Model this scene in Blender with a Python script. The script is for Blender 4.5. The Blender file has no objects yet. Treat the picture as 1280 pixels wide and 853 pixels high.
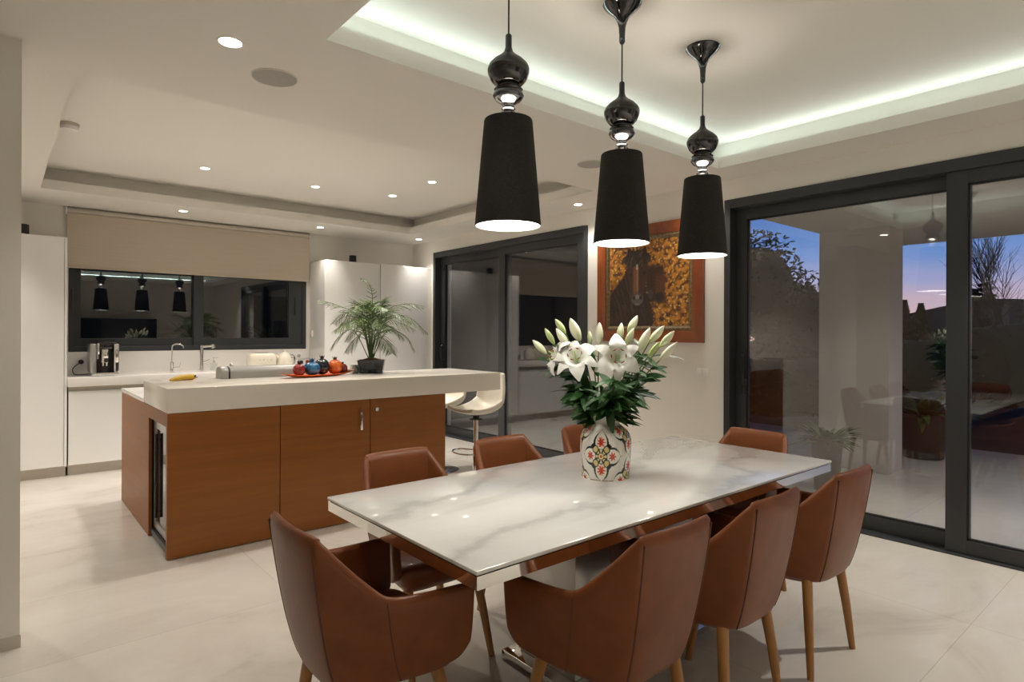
import bpy, bmesh, math, random
from mathutils import Vector, Matrix, Euler, noise
random.seed(7)
PI = math.pi
scn = bpy.context.scene
C = scn.collection

# ------------------------------------------------------------------ materials
def mat(name, col, rough=.5, metal=0., spec=.5, coat=0., emis=None, es=0., trans=0.):
    m = bpy.data.materials.new(name); m.use_nodes = True
    b = m.node_tree.nodes['Principled BSDF']
    b.inputs['Base Color'].default_value = (*col, 1)
    b.inputs['Roughness'].default_value = rough
    b.inputs['Metallic'].default_value = metal
    b.inputs['Specular IOR Level'].default_value = spec
    b.inputs['Coat Weight'].default_value = coat
    b.inputs['Coat Roughness'].default_value = .05
    if emis:
        b.inputs['Emission Color'].default_value = (*emis, 1); b.inputs['Emission Strength'].default_value = es
    return m
def nt(m): return m.node_tree.nodes, m.node_tree.links, m.node_tree.nodes['Principled BSDF']
def texco(N, L, scale, rot=(0,0,0), kind='Object'):
    tc = N.new('ShaderNodeTexCoord'); mp = N.new('ShaderNodeMapping')
    mp.inputs['Scale'].default_value = scale; mp.inputs['Rotation'].default_value = rot
    L.new(tc.outputs[kind], mp.inputs['Vector']); return mp
def ramp(N, stops):
    r = N.new('ShaderNodeValToRGB'); e = r.color_ramp.elements
    e[0].position, e[0].color = stops[0][0], (*stops[0][1], 1)
    e[1].position, e[1].color = stops[-1][0], (*stops[-1][1], 1)
    for p, c in stops[1:-1]:
        x = e.new(p); x.color = (*c, 1)
    return r
def noise_mat(name, scale, stops, rough=.5, detail=6, bump=0., bscale=None, coat=0., nscale=1., distort=0., spec=.5, metal=0):
    m = mat(name, stops[0][1], rough, metal, coat=coat, spec=spec); N, L, b = nt(m)
    mp = texco(N, L, scale); n = N.new('ShaderNodeTexNoise'); n.inputs['Scale'].default_value = nscale
    n.inputs['Detail'].default_value = detail; n.inputs['Distortion'].default_value = distort
    L.new(mp.outputs[0], n.inputs['Vector']); r = ramp(N, stops); L.new(n.outputs['Fac'], r.inputs[0])
    L.new(r.outputs[0], b.inputs['Base Color'])
    if bump:
        bp = N.new('ShaderNodeBump'); bp.inputs['Strength'].default_value = bump; bp.inputs['Distance'].default_value = .002
        n2 = N.new('ShaderNodeTexNoise'); n2.inputs['Scale'].default_value = bscale; n2.inputs['Detail'].default_value = 3
        tc = N.new('ShaderNodeTexCoord'); L.new(tc.outputs['Object'], n2.inputs['Vector'])
        L.new(n2.outputs['Fac'], bp.inputs['Height']); L.new(bp.outputs[0], b.inputs['Normal'])
    return m
def attr_mat(name, rough=.4, coat=0.):
    m = mat(name, (1,1,1), rough, coat=coat); N, L, b = nt(m)
    a = N.new('ShaderNodeAttribute'); a.attribute_name = 'Col'
    L.new(a.outputs['Color'], b.inputs['Base Color']); return m

M = {}
M['wall'] = noise_mat('wall paint', (3,3,3), [(.3,(.75,.72,.67)),(.7,(.77,.74,.69))], .6, 3)
M['ceil'] = mat('ceiling paint', (.77,.745,.70), .7)
def floor_mat():
    m = mat('beige marble tiles', (.6,.55,.48), .16, coat=.0); N, L, b = nt(m)
    mp = texco(N, L, (1,1,1)); n = N.new('ShaderNodeTexNoise'); n.inputs['Scale'].default_value = 1.1
    n.inputs['Detail'].default_value = 9; n.inputs['Roughness'].default_value = .62; n.inputs['Distortion'].default_value = 1.1
    mp.inputs['Scale'].default_value = (1,1.7,1); mp.inputs['Rotation'].default_value = (0,0,.5)
    L.new(mp.outputs[0], n.inputs['Vector'])
    r = ramp(N, [(.28,(.56,.515,.455)),(.42,(.67,.625,.565)),(.55,(.71,.67,.61)),(.75,(.75,.71,.65))]); L.new(n.outputs['Fac'], r.inputs[0])
    # joints between large tiles
    tc = N.new('ShaderNodeTexCoord'); br = N.new('ShaderNodeTexBrick')
    br.inputs['Scale'].default_value = 1; br.inputs['Brick Width'].default_value = 1.2; br.inputs['Row Height'].default_value = .8
    br.inputs['Mortar Size'].default_value = .0022; br.inputs['Mortar Smooth'].default_value = .3; br.offset = .0
    br.inputs['Color1'].default_value = (1,1,1,1); br.inputs['Color2'].default_value = (.95,.95,.95,1); br.inputs['Mortar'].default_value = (.78,.76,.74,1)
    L.new(tc.outputs['Object'], br.inputs['Vector'])
    mx = N.new('ShaderNodeMix'); mx.data_type = 'RGBA'; mx.blend_type = 'MULTIPLY'; mx.inputs[0].default_value = 1
    L.new(r.outputs[0], mx.inputs[6]); L.new(br.outputs['Color'], mx.inputs[7]); L.new(mx.outputs[2], b.inputs['Base Color'])
    r2 = ramp(N, [(.3,(.24,)*3),(.7,(.15,)*3)]); L.new(n.outputs['Fac'], r2.inputs[0]); L.new(r2.outputs[0], b.inputs['Roughness'])
    return m
M['floor'] = floor_mat()
def wood(name, scale, c1, c2, c3, rough, coat=.2, rot=(0,0,0)):
    m = mat(name, c1, rough, coat=coat); N, L, b = nt(m)
    mp = texco(N, L, scale, rot); n = N.new('ShaderNodeTexNoise'); n.inputs['Scale'].default_value = 1
    n.inputs['Detail'].default_value = 8; n.inputs['Roughness'].default_value = .6; n.inputs['Distortion'].default_value = .4
    L.new(mp.outputs[0], n.inputs['Vector']); r = ramp(N, [(.3,c1),(.5,c2),(.72,c3)]); L.new(n.outputs['Fac'], r.inputs[0])
    L.new(r.outputs[0], b.inputs['Base Color']); return m
M['wood'] = wood('cherry veneer horizontal grain', (1.6,1.6,22), (.215,.068,.006), (.245,.078,.007), (.275,.090,.009), .45, .0)
M['legwood'] = wood('honey oak', (30,30,2.5), (.30,.125,.028), (.37,.165,.04), (.44,.21,.055), .4)
M['frame_wood'] = wood('reddish picture frame wood', (6,3,3), (.17,.035,.008), (.24,.055,.012), (.31,.08,.017), .3, .3)
M['gloss_white'] = mat('glossy white lacquer', (.85,.845,.83), .13, coat=.3)
M['kick'] = mat('beige plinth', (.55,.50,.43), .35)
M['corian'] = mat('off white solid worktop', (.73,.69,.615), .17)
M['corian_bright'] = mat('white kitchen worktop', (.80,.775,.745), .2)
M['splash'] = mat('pale backsplash', (.78,.75,.71), .3)
M['alu'] = mat('anthracite aluminium', (.030,.033,.036), .42, .0)
M['alu_dark'] = mat('black rubber seal', (.006,.006,.007), .5)
M['chrome'] = mat('polished chrome', (.80,.79,.77), .05, 1.)
M['steel'] = mat('brushed steel', (.55,.54,.53), .3, 1.)
M['black'] = mat('black plastic', (.012,.012,.013), .35)
M['black_gloss'] = mat('glossy black lacquer', (.010,.010,.011), .06, coat=.4)
M['pewter'] = mat('smoky chrome glaze', (.36,.37,.39), .08, 1.)
M['leather'] = noise_mat('cognac leather', (14,14,14), [(.3,(.165,.047,.012)),(.7,(.205,.060,.016))], .38, 4, bump=.25, bscale=380, coat=.05, spec=.35)
M['leather_seam'] = mat('darker leather seam', (.10,.029,.009), .5)
M['stool_white'] = noise_mat('ivory leatherette', (8,8,8), [(.3,(.66,.62,.53)),(.7,(.70,.66,.57))], .4, 3, bump=.15, bscale=300)
M['blind'] = noise_mat('beige blind fabric', (2,2,160), [(.3,(.50,.43,.345)),(.7,(.545,.47,.38))], .85, 3)
M['shade'] = noise_mat('black woven shade', (90,90,420), [(.3,(.013,.012,.011)),(.7,(.030,.027,.024))], .75, 3, spec=.25)
M['shade_in'] = mat('white shade lining', (.85,.83,.8), .7)
M['lamp'] = mat('lit pendant diffuser', (1,1,1), .5, emis=(1,.96,.89), es=7)
M['lens'] = mat('lit downlight lens', (1,1,1), .5, emis=(1,.93,.82), es=14)
M['white'] = mat('white plastic', (.78,.76,.73), .35)
M['ceil_trim'] = mat('white enamel ring', (.72,.69,.64), .4)
M['grille'] = noise_mat('grey speaker cloth', (400,400,400), [(.4,(.36,.34,.315)),(.6,(.44,.42,.39))], .8, 2)
M['cream'] = mat('cream enamel', (.79,.73,.61), .2, coat=.4)
M['dark_glaze'] = mat('black glaze', (.012,.013,.016), .15, coat=.5)
M['blue_glaze'] = noise_mat('blue speckled glaze', (25,25,25), [(.35,(.010,.07,.17)),(.6,(.02,.14,.30)),(.75,(.05,.25,.42))], .25, 4, coat=.4)
M['red_glaze'] = noise_mat('dark red glaze', (25,25,25), [(.35,(.10,.008,.008)),(.6,(.28,.02,.014)),(.75,(.12,.06,.05))], .25, 4, coat=.4)
M['orange_glaze'] = noise_mat('orange speckled glaze', (25,25,25), [(.35,(.40,.06,.006)),(.6,(.70,.14,.012)),(.75,(.30,.10,.03))], .25, 4, coat=.4)
M['black_spot'] = noise_mat('black spotted glaze', (30,30,30), [(.35,(.01,.01,.012)),(.66,(.02,.022,.026)),(.72,(.10,.11,.12))], .25, 4, coat=.4)
M['tray'] = mat('orange glazed tray', (.62,.09,.010), .3, coat=.3)
M['tray_end'] = mat('dark brown tray end', (.07,.035,.02), .4)
M['yellow'] = noise_mat('banana peel', (10,10,10), [(.35,(.50,.30,.02)),(.7,(.62,.42,.04))], .45, 3)
M['orange_tip'] = mat('orange tip', (.5,.12,.02), .4)
M['grey_box'] = mat('satin grey case', (.27,.26,.24), .35)
M['pot'] = noise_mat('dark blue black ceramic pot', (14,14,14), [(.4,(.012,.014,.020)),(.7,(.035,.04,.055))], .2, 4, coat=.3)
M['soil'] = noise_mat('brown coir soil', (60,60,60), [(.35,(.03,.014,.006)),(.7,(.13,.055,.02))], .9, 5)
M['palm'] = noise_mat('palm leaf green', (6,6,6), [(.3,(.028,.058,.007)),(.55,(.062,.112,.013)),(.8,(.15,.22,.045))], .42, 3)
M['palm_stem'] = mat('palm stalk', (.16,.22,.05), .5)
M['leaf'] = noise_mat('lily leaf green', (9,9,9), [(.3,(.012,.05,.009)),(.6,(.026,.092,.016)),(.8,(.05,.15,.03))], .5, 3)
M['stem'] = mat('lily stalk', (.10,.19,.045), .45)
M['petal'] = noise_mat('white lily petal', (20,20,20), [(.3,(.66,.66,.60)),(.7,(.73,.725,.68))], .5, 2)
M['stamen'] = mat('rust red anther', (.22,.035,.01), .7)
M['pistil'] = mat('pale green pistil', (.45,.58,.22), .5)
M['bud'] = attr_mat('lily bud cream to green', .45)
M['vase'] = attr_mat('painted ceramic vase', .16, .5)
M['painting'] = attr_mat('oil painted canvas', .4, .2)
M['slip'] = noise_mat('dull gold liner', (40,40,40), [(.35,(.12,.075,.03)),(.7,(.25,.17,.08))], .5, 4)
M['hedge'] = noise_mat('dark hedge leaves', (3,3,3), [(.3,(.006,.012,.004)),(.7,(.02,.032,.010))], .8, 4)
M['foliage'] = noise_mat('garden foliage', (5,5,5), [(.3,(.03,.06,.016)),(.7,(.08,.14,.035))], .6, 4)
M['vine_leaf'] = noise_mat('vine leaves', (5,5,5), [(.3,(.07,.14,.03)),(.7,(.18,.30,.07))], .6, 4)
M['bark'] = mat('dark bark', (.012,.010,.008), .9)
M['render_wall'] = mat('exterior render', (.60,.56,.51), .8)
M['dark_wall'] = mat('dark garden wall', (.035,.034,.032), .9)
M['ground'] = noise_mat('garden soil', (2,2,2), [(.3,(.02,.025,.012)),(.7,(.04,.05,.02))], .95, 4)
M['house'] = mat('distant house wall', (.10,.095,.10), .9)
M['house_roof'] = mat('distant roof', (.045,.045,.06), .8)
M['planter'] = mat('black planter', (.010,.010,.010), .5)
M['pink'] = mat('pink blossom', (.45,.05,.12), .6)
M['wine_glass'] = mat('dark appliance glass', (.01,.01,.012), .05, coat=.5)

def marble():
    m = mat('white veined marble', (.8,.78,.74), .07, coat=.3); N, L, b = nt(m)
    mp = texco(N, L, (1.0,1.0,1), (0,0,1.235))
    n = N.new('ShaderNodeTexNoise'); n.inputs['Scale'].default_value = 1.1; n.inputs['Detail'].default_value = 7; n.inputs['Roughness'].default_value = .6
    L.new(mp.outputs[0], n.inputs['Vector'])
    mx = N.new('ShaderNodeMix'); mx.data_type = 'RGBA'; mx.blend_type = 'LINEAR_LIGHT'; mx.inputs[0].default_value = .35
    L.new(mp.outputs[0], mx.inputs[6]); L.new(n.outputs['Color'], mx.inputs[7])
    w = N.new('ShaderNodeTexWave'); w.wave_type = 'BANDS'; w.bands_direction = 'X'; w.inputs['Scale'].default_value = .62
    w.inputs['Distortion'].default_value = 3.2; w.inputs['Detail'].default_value = 5; w.inputs['Detail Scale'].default_value = 1.3; w.inputs['Detail Roughness'].default_value = .62
    L.new(mx.outputs[2], w.inputs['Vector'])
    r = ramp(N, [(.0,(.58,.575,.56)),(.03,(.66,.655,.635)),(.10,(.735,.73,.71)),(.4,(.775,.77,.75)),(1,(.80,.795,.775))]); L.new(w.outputs['Fac'], r.inputs[0])
    n2 = N.new('ShaderNodeTexNoise'); n2.inputs['Scale'].default_value = 1.6; n2.inputs['Detail'].default_value = 6; n2.inputs['Distortion'].default_value = .8
    mp2 = texco(N, L, (.7,2.2,1), (0,0,-.36)); L.new(mp2.outputs[0], n2.inputs['Vector'])
    r2 = ramp(N, [(.3,(.84,.84,.83)),(.45,(.96,.96,.955)),(.6,(1,1,1))]); L.new(n2.outputs['Fac'], r2.inputs[0])
    mm = N.new('ShaderNodeMix'); mm.data_type = 'RGBA'; mm.blend_type = 'MULTIPLY'; mm.inputs[0].default_value = 1
    L.new(r.outputs[0], mm.inputs[6]); L.new(r2.outputs[0], mm.inputs[7]); L.new(mm.outputs[2], b.inputs['Base Color'])
    return m
M['marble'] = marble()
def glass(name, f0, tint):
    # thin window pane: what is behind shows through, plus a mirror reflection that grows towards grazing angles
    m = bpy.data.materials.new(name); m.use_nodes = True; N = m.node_tree.nodes; L = m.node_tree.links
    N.remove(N['Principled BSDF']); out = N['Material Output']
    lw = N.new('ShaderNodeLayerWeight'); lw.inputs[0].default_value = .5
    p = N.new('ShaderNodeMath'); p.operation = 'POWER'; p.inputs[1].default_value = 5; L.new(lw.outputs['Facing'], p.inputs[0])
    ml = N.new('ShaderNodeMath'); ml.operation = 'MULTIPLY_ADD'; ml.inputs[1].default_value = 1-f0; ml.inputs[2].default_value = f0; L.new(p.outputs[0], ml.inputs[0])
    t = N.new('ShaderNodeBsdfTransparent'); t.inputs[0].default_value = (*tint, 1)
    g = N.new('ShaderNodeBsdfGlossy'); g.inputs['Roughness'].default_value = 0; g.inputs[0].default_value = (.98,.98,.98,1)
    mx = N.new('ShaderNodeMixShader'); L.new(ml.outputs[0], mx.inputs[0]); L.new(t.outputs[0], mx.inputs[1]); L.new(g.outputs[0], mx.inputs[2]); L.new(mx.outputs[0], out.inputs[0])
    return m
M['glass'] = glass('window glass', .085, (.95,.96,.955))
M['soap_glass'] = glass('clear glass', .06, (.93,.95,.95))

# ------------------------------------------------------------------ geometry helpers
ORG = {}
class MB:
    def __init__(s): s.bm = bmesh.new()
    def box(s, x0, x1, y0, y1, z0, z1, bev=0., seg=2):
        r = bmesh.ops.create_cube(s.bm, size=1)
        for v in r['verts']:
            v.co = Vector(((x0+x1)/2+v.co.x*(x1-x0), (y0+y1)/2+v.co.y*(y1-y0), (z0+z1)/2+v.co.z*(z1-z0)))
        if bev:
            es = list({e for v in r['verts'] for e in v.link_edges})
            bmesh.ops.bevel(s.bm, geom=es, offset=bev, segments=seg, affect='EDGES', profile=.5)
        return s
    def lathe(s, prof, c=(0,0,0), n=32, axis='z', cap=True):
        rows = []
        for r, h in prof:
            row = []
            for k in range(n):
                a = 2*PI*k/n; p = (r*math.cos(a), r*math.sin(a), h)
                if axis == 'x': p = (h, p[0], p[1])
                if axis == 'y': p = (p[0], h, p[1])
                row.append(s.bm.verts.new((c[0]+p[0], c[1]+p[1], c[2]+p[2])))
            rows.append(row)
        for i in range(len(rows)-1):
            for k in range(n):
                s.bm.faces.new((rows[i][k], rows[i][(k+1)%n], rows[i+1][(k+1)%n], rows[i+1][k]))
        if cap:
            if prof[0][0] > 1e-6: s.bm.faces.new(rows[0][::-1])
            if prof[-1][0] > 1e-6: s.bm.faces.new(rows[-1])
        return s
    def tube(s, pts, r, n=10, closed=False):
        pts = [Vector(p) for p in pts]; m = len(pts); rr = r if isinstance(r, (list, tuple)) else [r]*m
        rows = []; prev = None
        for i, p in enumerate(pts):
            if closed: d = pts[(i+1)%m]-pts[i-1]
            else: d = pts[min(i+1, m-1)]-pts[max(i-1, 0)]
            d.normalize()
            if prev is None:
                u = d.cross(Vector((0,0,1)))
                if u.length < 1e-3: u = d.cross(Vector((1,0,0)))
            else: u = prev-d*prev.dot(d)
            u.normalize(); prev = u; w = d.cross(u)
            rows.append([s.bm.verts.new(p+(u*math.cos(2*PI*k/n)+w*math.sin(2*PI*k/n))*rr[i]) for k in range(n)])
        for i in range(m if closed else m-1):
            a, b = rows[i], rows[(i+1)%m]
            for k in range(n): s.bm.faces.new((a[k], a[(k+1)%n], b[(k+1)%n], b[k]))
        if not closed: s.bm.faces.new(rows[0][::-1]); s.bm.faces.new(rows[-1])
        return s
    def grid(s, rows, closed=False):
        vs = [[s.bm.verts.new(p) for p in r] for r in rows]
        for i in range(len(vs)-1):
            n = len(vs[i])
            for k in range(n if closed else n-1):
                s.bm.faces.new((vs[i][k], vs[i][(k+1)%n], vs[i+1][(k+1)%n], vs[i+1][k]))
        return vs
    def loft(s, loops):
        vs = s.grid(loops, True); s.bm.faces.new(vs[0][::-1]); s.bm.faces.new(vs[-1]); return s
    def sphere(s, c, r, sc=(1,1,1), n=16, m=10):
        prof = [(max(r*math.sin(PI*i/m), 0), -r*math.cos(PI*i/m)) for i in range(m+1)]
        prof[0] = (1e-7, -r); prof[-1] = (1e-7, r)
        k0 = len(s.bm.verts); s.lathe(prof, (0,0,0), n, cap=False)
        s.bm.verts.ensure_lookup_table()
        for v in s.bm.verts[k0:]: v.co = Vector((c[0]+v.co.x*sc[0], c[1]+v.co.y*sc[1], c[2]+v.co.z*sc[2]))
        return s
    def rot(s, ang, c=(0,0,0), axis='Z'):
        bmesh.ops.rotate(s.bm, verts=s.bm.verts, cent=c, matrix=Matrix.Rotation(ang, 3, axis)); return s
    def blade(s, base, d, up, length, width, curl=0., n=5, fold=.15):
        # one lanceolate leaf, folded along its midrib
        d = Vector(d).normalized(); up = Vector(up); side = d.cross(up)
        if side.length < 1e-4: side = d.cross(Vector((1,.2,0)))
        side.normalize(); nrm = side.cross(d).normalized(); L_, R_, Mid = [], [], []
        for i in range(n+1):
            t = i/n; w = width*.5*math.sin(PI*min(1, .12+t*.88))**.8 if t < 1 else 0
            p = Vector(base)+d*(length*t)-nrm*(curl*length*t*t)
            Mid.append(p); L_.append(p+side*w+nrm*w*fold*2); R_.append(p-side*w+nrm*w*fold*2)
        s.grid([L_, Mid, R_]); return s
    def build(s, name, m, parent=None, smooth=True, ang=40, world=True, label=None, sol=0., sub=0, bev=0., off=-1):
        me = bpy.data.meshes.new(name)
        if parent is not None and world:
            o = ORG.get(parent.name)
            if o: bmesh.ops.translate(s.bm, verts=s.bm.verts, vec=-Vector(o))
        bmesh.ops.remove_doubles(s.bm, verts=s.bm.verts, dist=1e-6)
        bmesh.ops.recalc_face_normals(s.bm, faces=s.bm.faces)
        if smooth:
            for f in s.bm.faces: f.smooth = True
            for e in s.bm.edges:
                if len(e.link_faces) == 2 and e.calc_face_angle(0) > math.radians(ang): e.smooth = False
        s.bm.to_mesh(me); s.bm.free(); me.materials.append(m)
        ob = bpy.data.objects.new(name, me); C.objects.link(ob)
        if parent is not None:
            ob.parent = parent; ORG[ob.name] = ORG.get(parent.name, (0,0,0))
        if label: ob['label'] = label
        if sol:
            q = ob.modifiers.new('thickness', 'SOLIDIFY'); q.thickness = sol; q.offset = off; q.use_even_offset = True
        if sub:
            q = ob.modifiers.new('round', 'SUBSURF'); q.levels = sub; q.render_levels = sub
        if bev:
            q = ob.modifiers.new('edge', 'BEVEL'); q.width = bev; q.segments = 2; q.limit_method = 'ANGLE'
        return ob
def B(*a, bev=0.): return MB().box(*a, bev=bev)
def tag(o, label, cat, group=None):
    o['label'] = label; o['category'] = cat
    if group: o['group'] = group
    return o
def thing(name, label, cat, loc=(0,0,0), rz=0., group=None):
    o = bpy.data.objects.new(name, None); C.objects.link(o); o.location = loc; o.rotation_euler = (0,0,rz)
    o.empty_display_size = .1; ORG[o.name] = loc
    return tag(o, label, cat, group)
def struct(o):
    o['kind'] = 'structure'; return o
def copy_tree(src, name_loc, rz, label, group=None):
    def rec(o, parent):
        c = o.copy(); C.objects.link(c)
        if parent: c.parent = parent
        for ch in list(o.children): rec(ch, c)
        return c
    r = rec(src, None); r.location = name_loc; r.rotation_euler = (0,0,rz); r['label'] = label
    if group: r['group'] = group
    return r
def catmull(pts, n):
    P = [Vector(p) for p in pts]; P = [P[0]*2-P[1]]+P+[P[-1]*2-P[-2]]; out = []
    for i in range(1, len(P)-2):
        for k in range(n):
            t = k/n; a, b, c, d = P[i-1], P[i], P[i+1], P[i+2]
            out.append(.5*((2*b)+(c-a)*t+(2*a-5*b+4*c-d)*t*t+(3*b-a-3*c+d)*t**3))
    out.append(P[-2].copy()); return out

# ------------------------------------------------------------------ camera (1.40 m high, level, looking into the far right corner)
F, CYP, YAW, ROLL = 758.77, 416.96, .7034, .004
fw = Vector((math.sin(YAW), math.cos(YAW), 0)); rt = Vector((math.cos(YAW), -math.sin(YAW), 0)); up = Vector((0,0,1))
R_ = rt*math.cos(ROLL)+up*math.sin(ROLL); U_ = up*math.cos(ROLL)-rt*math.sin(ROLL)
cd = bpy.data.cameras.new('camera'); cam = bpy.data.objects.new('camera', cd); C.objects.link(cam)
cam.matrix_world = Matrix(((R_.x,U_.x,-fw.x,0),(R_.y,U_.y,-fw.y,0),(R_.z,U_.z,-fw.z,1.4),(0,0,0,1)))
cd.sensor_width = 36; cd.lens = F/1280*36; cd.shift_y = -(426.5-CYP)/1280; cd.clip_start = .05; cd.clip_end = 300
scn.camera = cam

# ------------------------------------------------------------------ room shell
XR, YB, ZC, ZU, XL, YN = 4.65, 7.74, 2.69, 2.91, -3.2, -3.0
PX, PY = .08, 3.458
DT = 2.52
D1 = (-.42, 2.73); D2 = (4.276, 7.18)       # sliding door openings along the right wall
WIN = (.56, 3.055, 1.19, 2.30)              # kitchen window opening
struct(B(XL-.2, XR+.3, YN-.2, YB+.25, -.12, 0).build('floor', M['floor'], smooth=False))
def slab(mb, x0, x1, y0, y1, z0, z1, holes):
    xs = sorted({x0, x1, *[h[0] for h in holes], *[h[1] for h in holes]}); ys = sorted({y0, y1, *[h[2] for h in holes], *[h[3] for h in holes]})
    for i in range(len(xs)-1):
        for j in range(len(ys)-1):
            cx, cy = (xs[i]+xs[i+1])/2, (ys[j]+ys[j+1])/2
            if any(h[0] < cx < h[1] and h[2] < cy < h[3] for h in holes): continue
            mb.box(xs[i], xs[i+1], ys[j], ys[j+1], z0, z1)
LIV = (1.10, 4.275, -2.2, 2.57); KIT = (.292, 4.10, 3.70, 6.90)
ex = lambda h, d: (h[0]-d, h[1]+d, h[2]-d, h[3]+d)
c = MB()
slab(c, XL, XR, YN, YB, ZC, ZC+.085, [LIV, KIT])
slab(c, XL, XR, YN, YB, ZC+.085, ZU, [ex(LIV, .125), ex(KIT, .15)])
c.box(XL, XR, YN, YB, ZU, ZU+.15)
struct(c.build('ceiling', M['ceil'], smooth=False))
w = MB(); w.box(XL, PX, PY, PY+.26, 0, ZC); w.box(XL, -1.6, PY+.26, YB, 0, ZC); struct(w.build('wall_left', M['wall'], smooth=False))
w = MB(); w.box(XL-.2, XL, YN, PY, 0, ZC); w.box(XL-.2, XL, PY, YB+.25, 0, ZU+.15); struct(w.build('wall_living', M['wall'], smooth=False))
struct(B(XL-.2, XR+.3, YN-.2, YN, 0, ZU+.15).build('wall_front', M['wall'], smooth=False))
w = MB(); w.box(XL, WIN[0], YB, YB+.25, 0, ZU+.15); w.box(WIN[1], XR+.3, YB, YB+.25, 0, ZU+.15)
w.box(WIN[0], WIN[1], YB, YB+.25, 0, WIN[2]); w.box(WIN[0], WIN[1], YB, YB+.25, WIN[3], ZU+.15)
struct(w.build('wall_back', M['wall'], smooth=False))
w = MB(); X0, X1 = XR, XR+.30
for a, b in ((YN, D1[0]), (D1[1], D2[0]), (D2[1], YB)): w.box(X0, X1, a, b, 0, ZU+.15)
for a, b in (D1, D2): w.box(X0, X1, a, b, DT, ZU+.15)
struct(w.build('wall_right', M['wall'], smooth=False))
struct(B(XL, PX+.004, PY-.006, PY, 0, .056).build('baseboard_left', M['kick'], smooth=False))

# sliding doors: outer frame, an inner fixed panel (near) and an outer sliding panel (far)
def sliding_door(name, y0, y1, ym0, ym1, hy):
    fr = MB(); xa, xb = XR-.012, XR+.16
    fr.box(xa, xb, y0, y0+.055, 0, DT); fr.box(xa, xb, y1-.055, y1, 0, DT)
    fr.box(xa, xb, y0+.055, y1-.055, DT-.075, DT); fr.box(xa, xb, y0+.055, y1-.055, -.012, .012)
    f = struct(fr.build(name, M['alu'], smooth=False, bev=.004)); ORG[f.name] = (0,0,0)
    # far (sliding) panel covers ym0..y1, near (fixed) panel covers y0..ym1
    def panel(ya, yb, xf, st_a, st_b, top, bot, tag_):
        p = MB(); x1 = xf+.045
        p.box(xf, x1, ya, ya+st_a, .012, DT-.075); p.box(xf, x1, yb-st_b, yb, .012, DT-.075)
        p.box(xf, x1, ya+st_a, yb-st_b, DT-.075-top, DT-.075); p.box(xf, x1, ya+st_a, yb-st_b, .012, .012+bot)
        s = p.build(tag_, M['alu'], f, smooth=False, bev=.003)
        sl = MB(); g = .012; xs = xf-.0015
        a, b, z0, z1 = ya+st_a, yb-st_b, .012+bot, DT-.075-top
        for q in ((a, a+g, z0, z1), (b-g, b, z0, z1), (a, b, z0, z0+g), (a, b, z1-g, z1)): sl.box(xf+.008, x1-.008, q[0], q[1], q[2], q[3])
        sl.build('seal', M['alu_dark'], s, smooth=False)
        B(xf+.016, xf+.030, a+g*.3, b-g*.3, z0+g*.3, z1-g*.3).build('pane', M['glass'], s, smooth=False)
        return s
    panel(y0+.055, ym1, XR+.018, .105, ym1-ym0, .085, .09, 'fixed_panel')
    s2 = panel(ym0, y1-.055, XR+.085, ym1-ym0, .095, .09, .10, 'sliding_panel')
    h = MB(); xh = XR+.085
    h.box(xh-.012, xh, hy-.018, hy+.018, .90, 1.26, .003)
    h.tube(catmull([(xh-.01, hy, 1.24), (xh-.045, hy-.002, 1.20), (xh-.05, hy-.004, 1.10), (xh-.02, hy-.002, 1.03)], 5), .009, 8)
    h.box(xh-.04, xh, hy-.028, hy+.006, .99, 1.03, .004)
    h.build('handle', M['black'], s2)
    return f
sliding_door('door_1', D1[0], D1[1], 1.063, 1.177, 2.60)
sliding_door('door_2', D2[0], D2[1], 5.64, 5.76, 7.06)

# kitchen window
fr = MB(); ya, yb = YB-.012, YB+.10
wx0, wx1, wz0, wz1 = WIN
fr.box(wx0, wx0+.05, ya, yb, wz0, wz1); fr.box(wx1-.05, wx1, ya, yb, wz0, wz1); fr.box(wx0+.05, wx1-.05, ya, yb, wz0, wz0+.055); fr.box(wx0+.05, wx1-.05, ya, yb, wz1-.05, wz1)
win = struct(fr.build('window_1', M['alu'], smooth=False, bev=.004)); ORG[win.name] = (0,0,0)
def sash(a, b, yf, sa, sb):
    p = MB(); z0, z1 = wz0+.055, wz1-.05
    p.box(a, a+sa, yf, yf+.04, z0, z1); p.box(b-sb, b, yf, yf+.04, z0, z1); p.box(a+sa, b-sb, yf, yf+.04, z0, z0+.085); p.box(a+sa, b-sb, yf, yf+.04, z1-.06, z1)
    s = p.build('sash', M['alu'], win, smooth=False, bev=.003)
    B(a+sa-.004, b-sb+.004, yf+.014, yf+.028, z0+.08, z1-.055).build('pane', M['glass'], s, smooth=False)
    return s
s1 = sash(wx0+.05, 1.835, YB+.045, .055, .10); s2 = sash(1.735, wx1-.05, YB+.0, .10, .17)
B(.575, .600, YB-.02, YB-.0125, 1.62, 1.85, bev=.003).build('handle', M['black'], s1)
B(2.895, 2.92, YB-.015, YB-.0005, 1.62, 1.85, bev=.003).build('handle', M['black'], s2)

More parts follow.
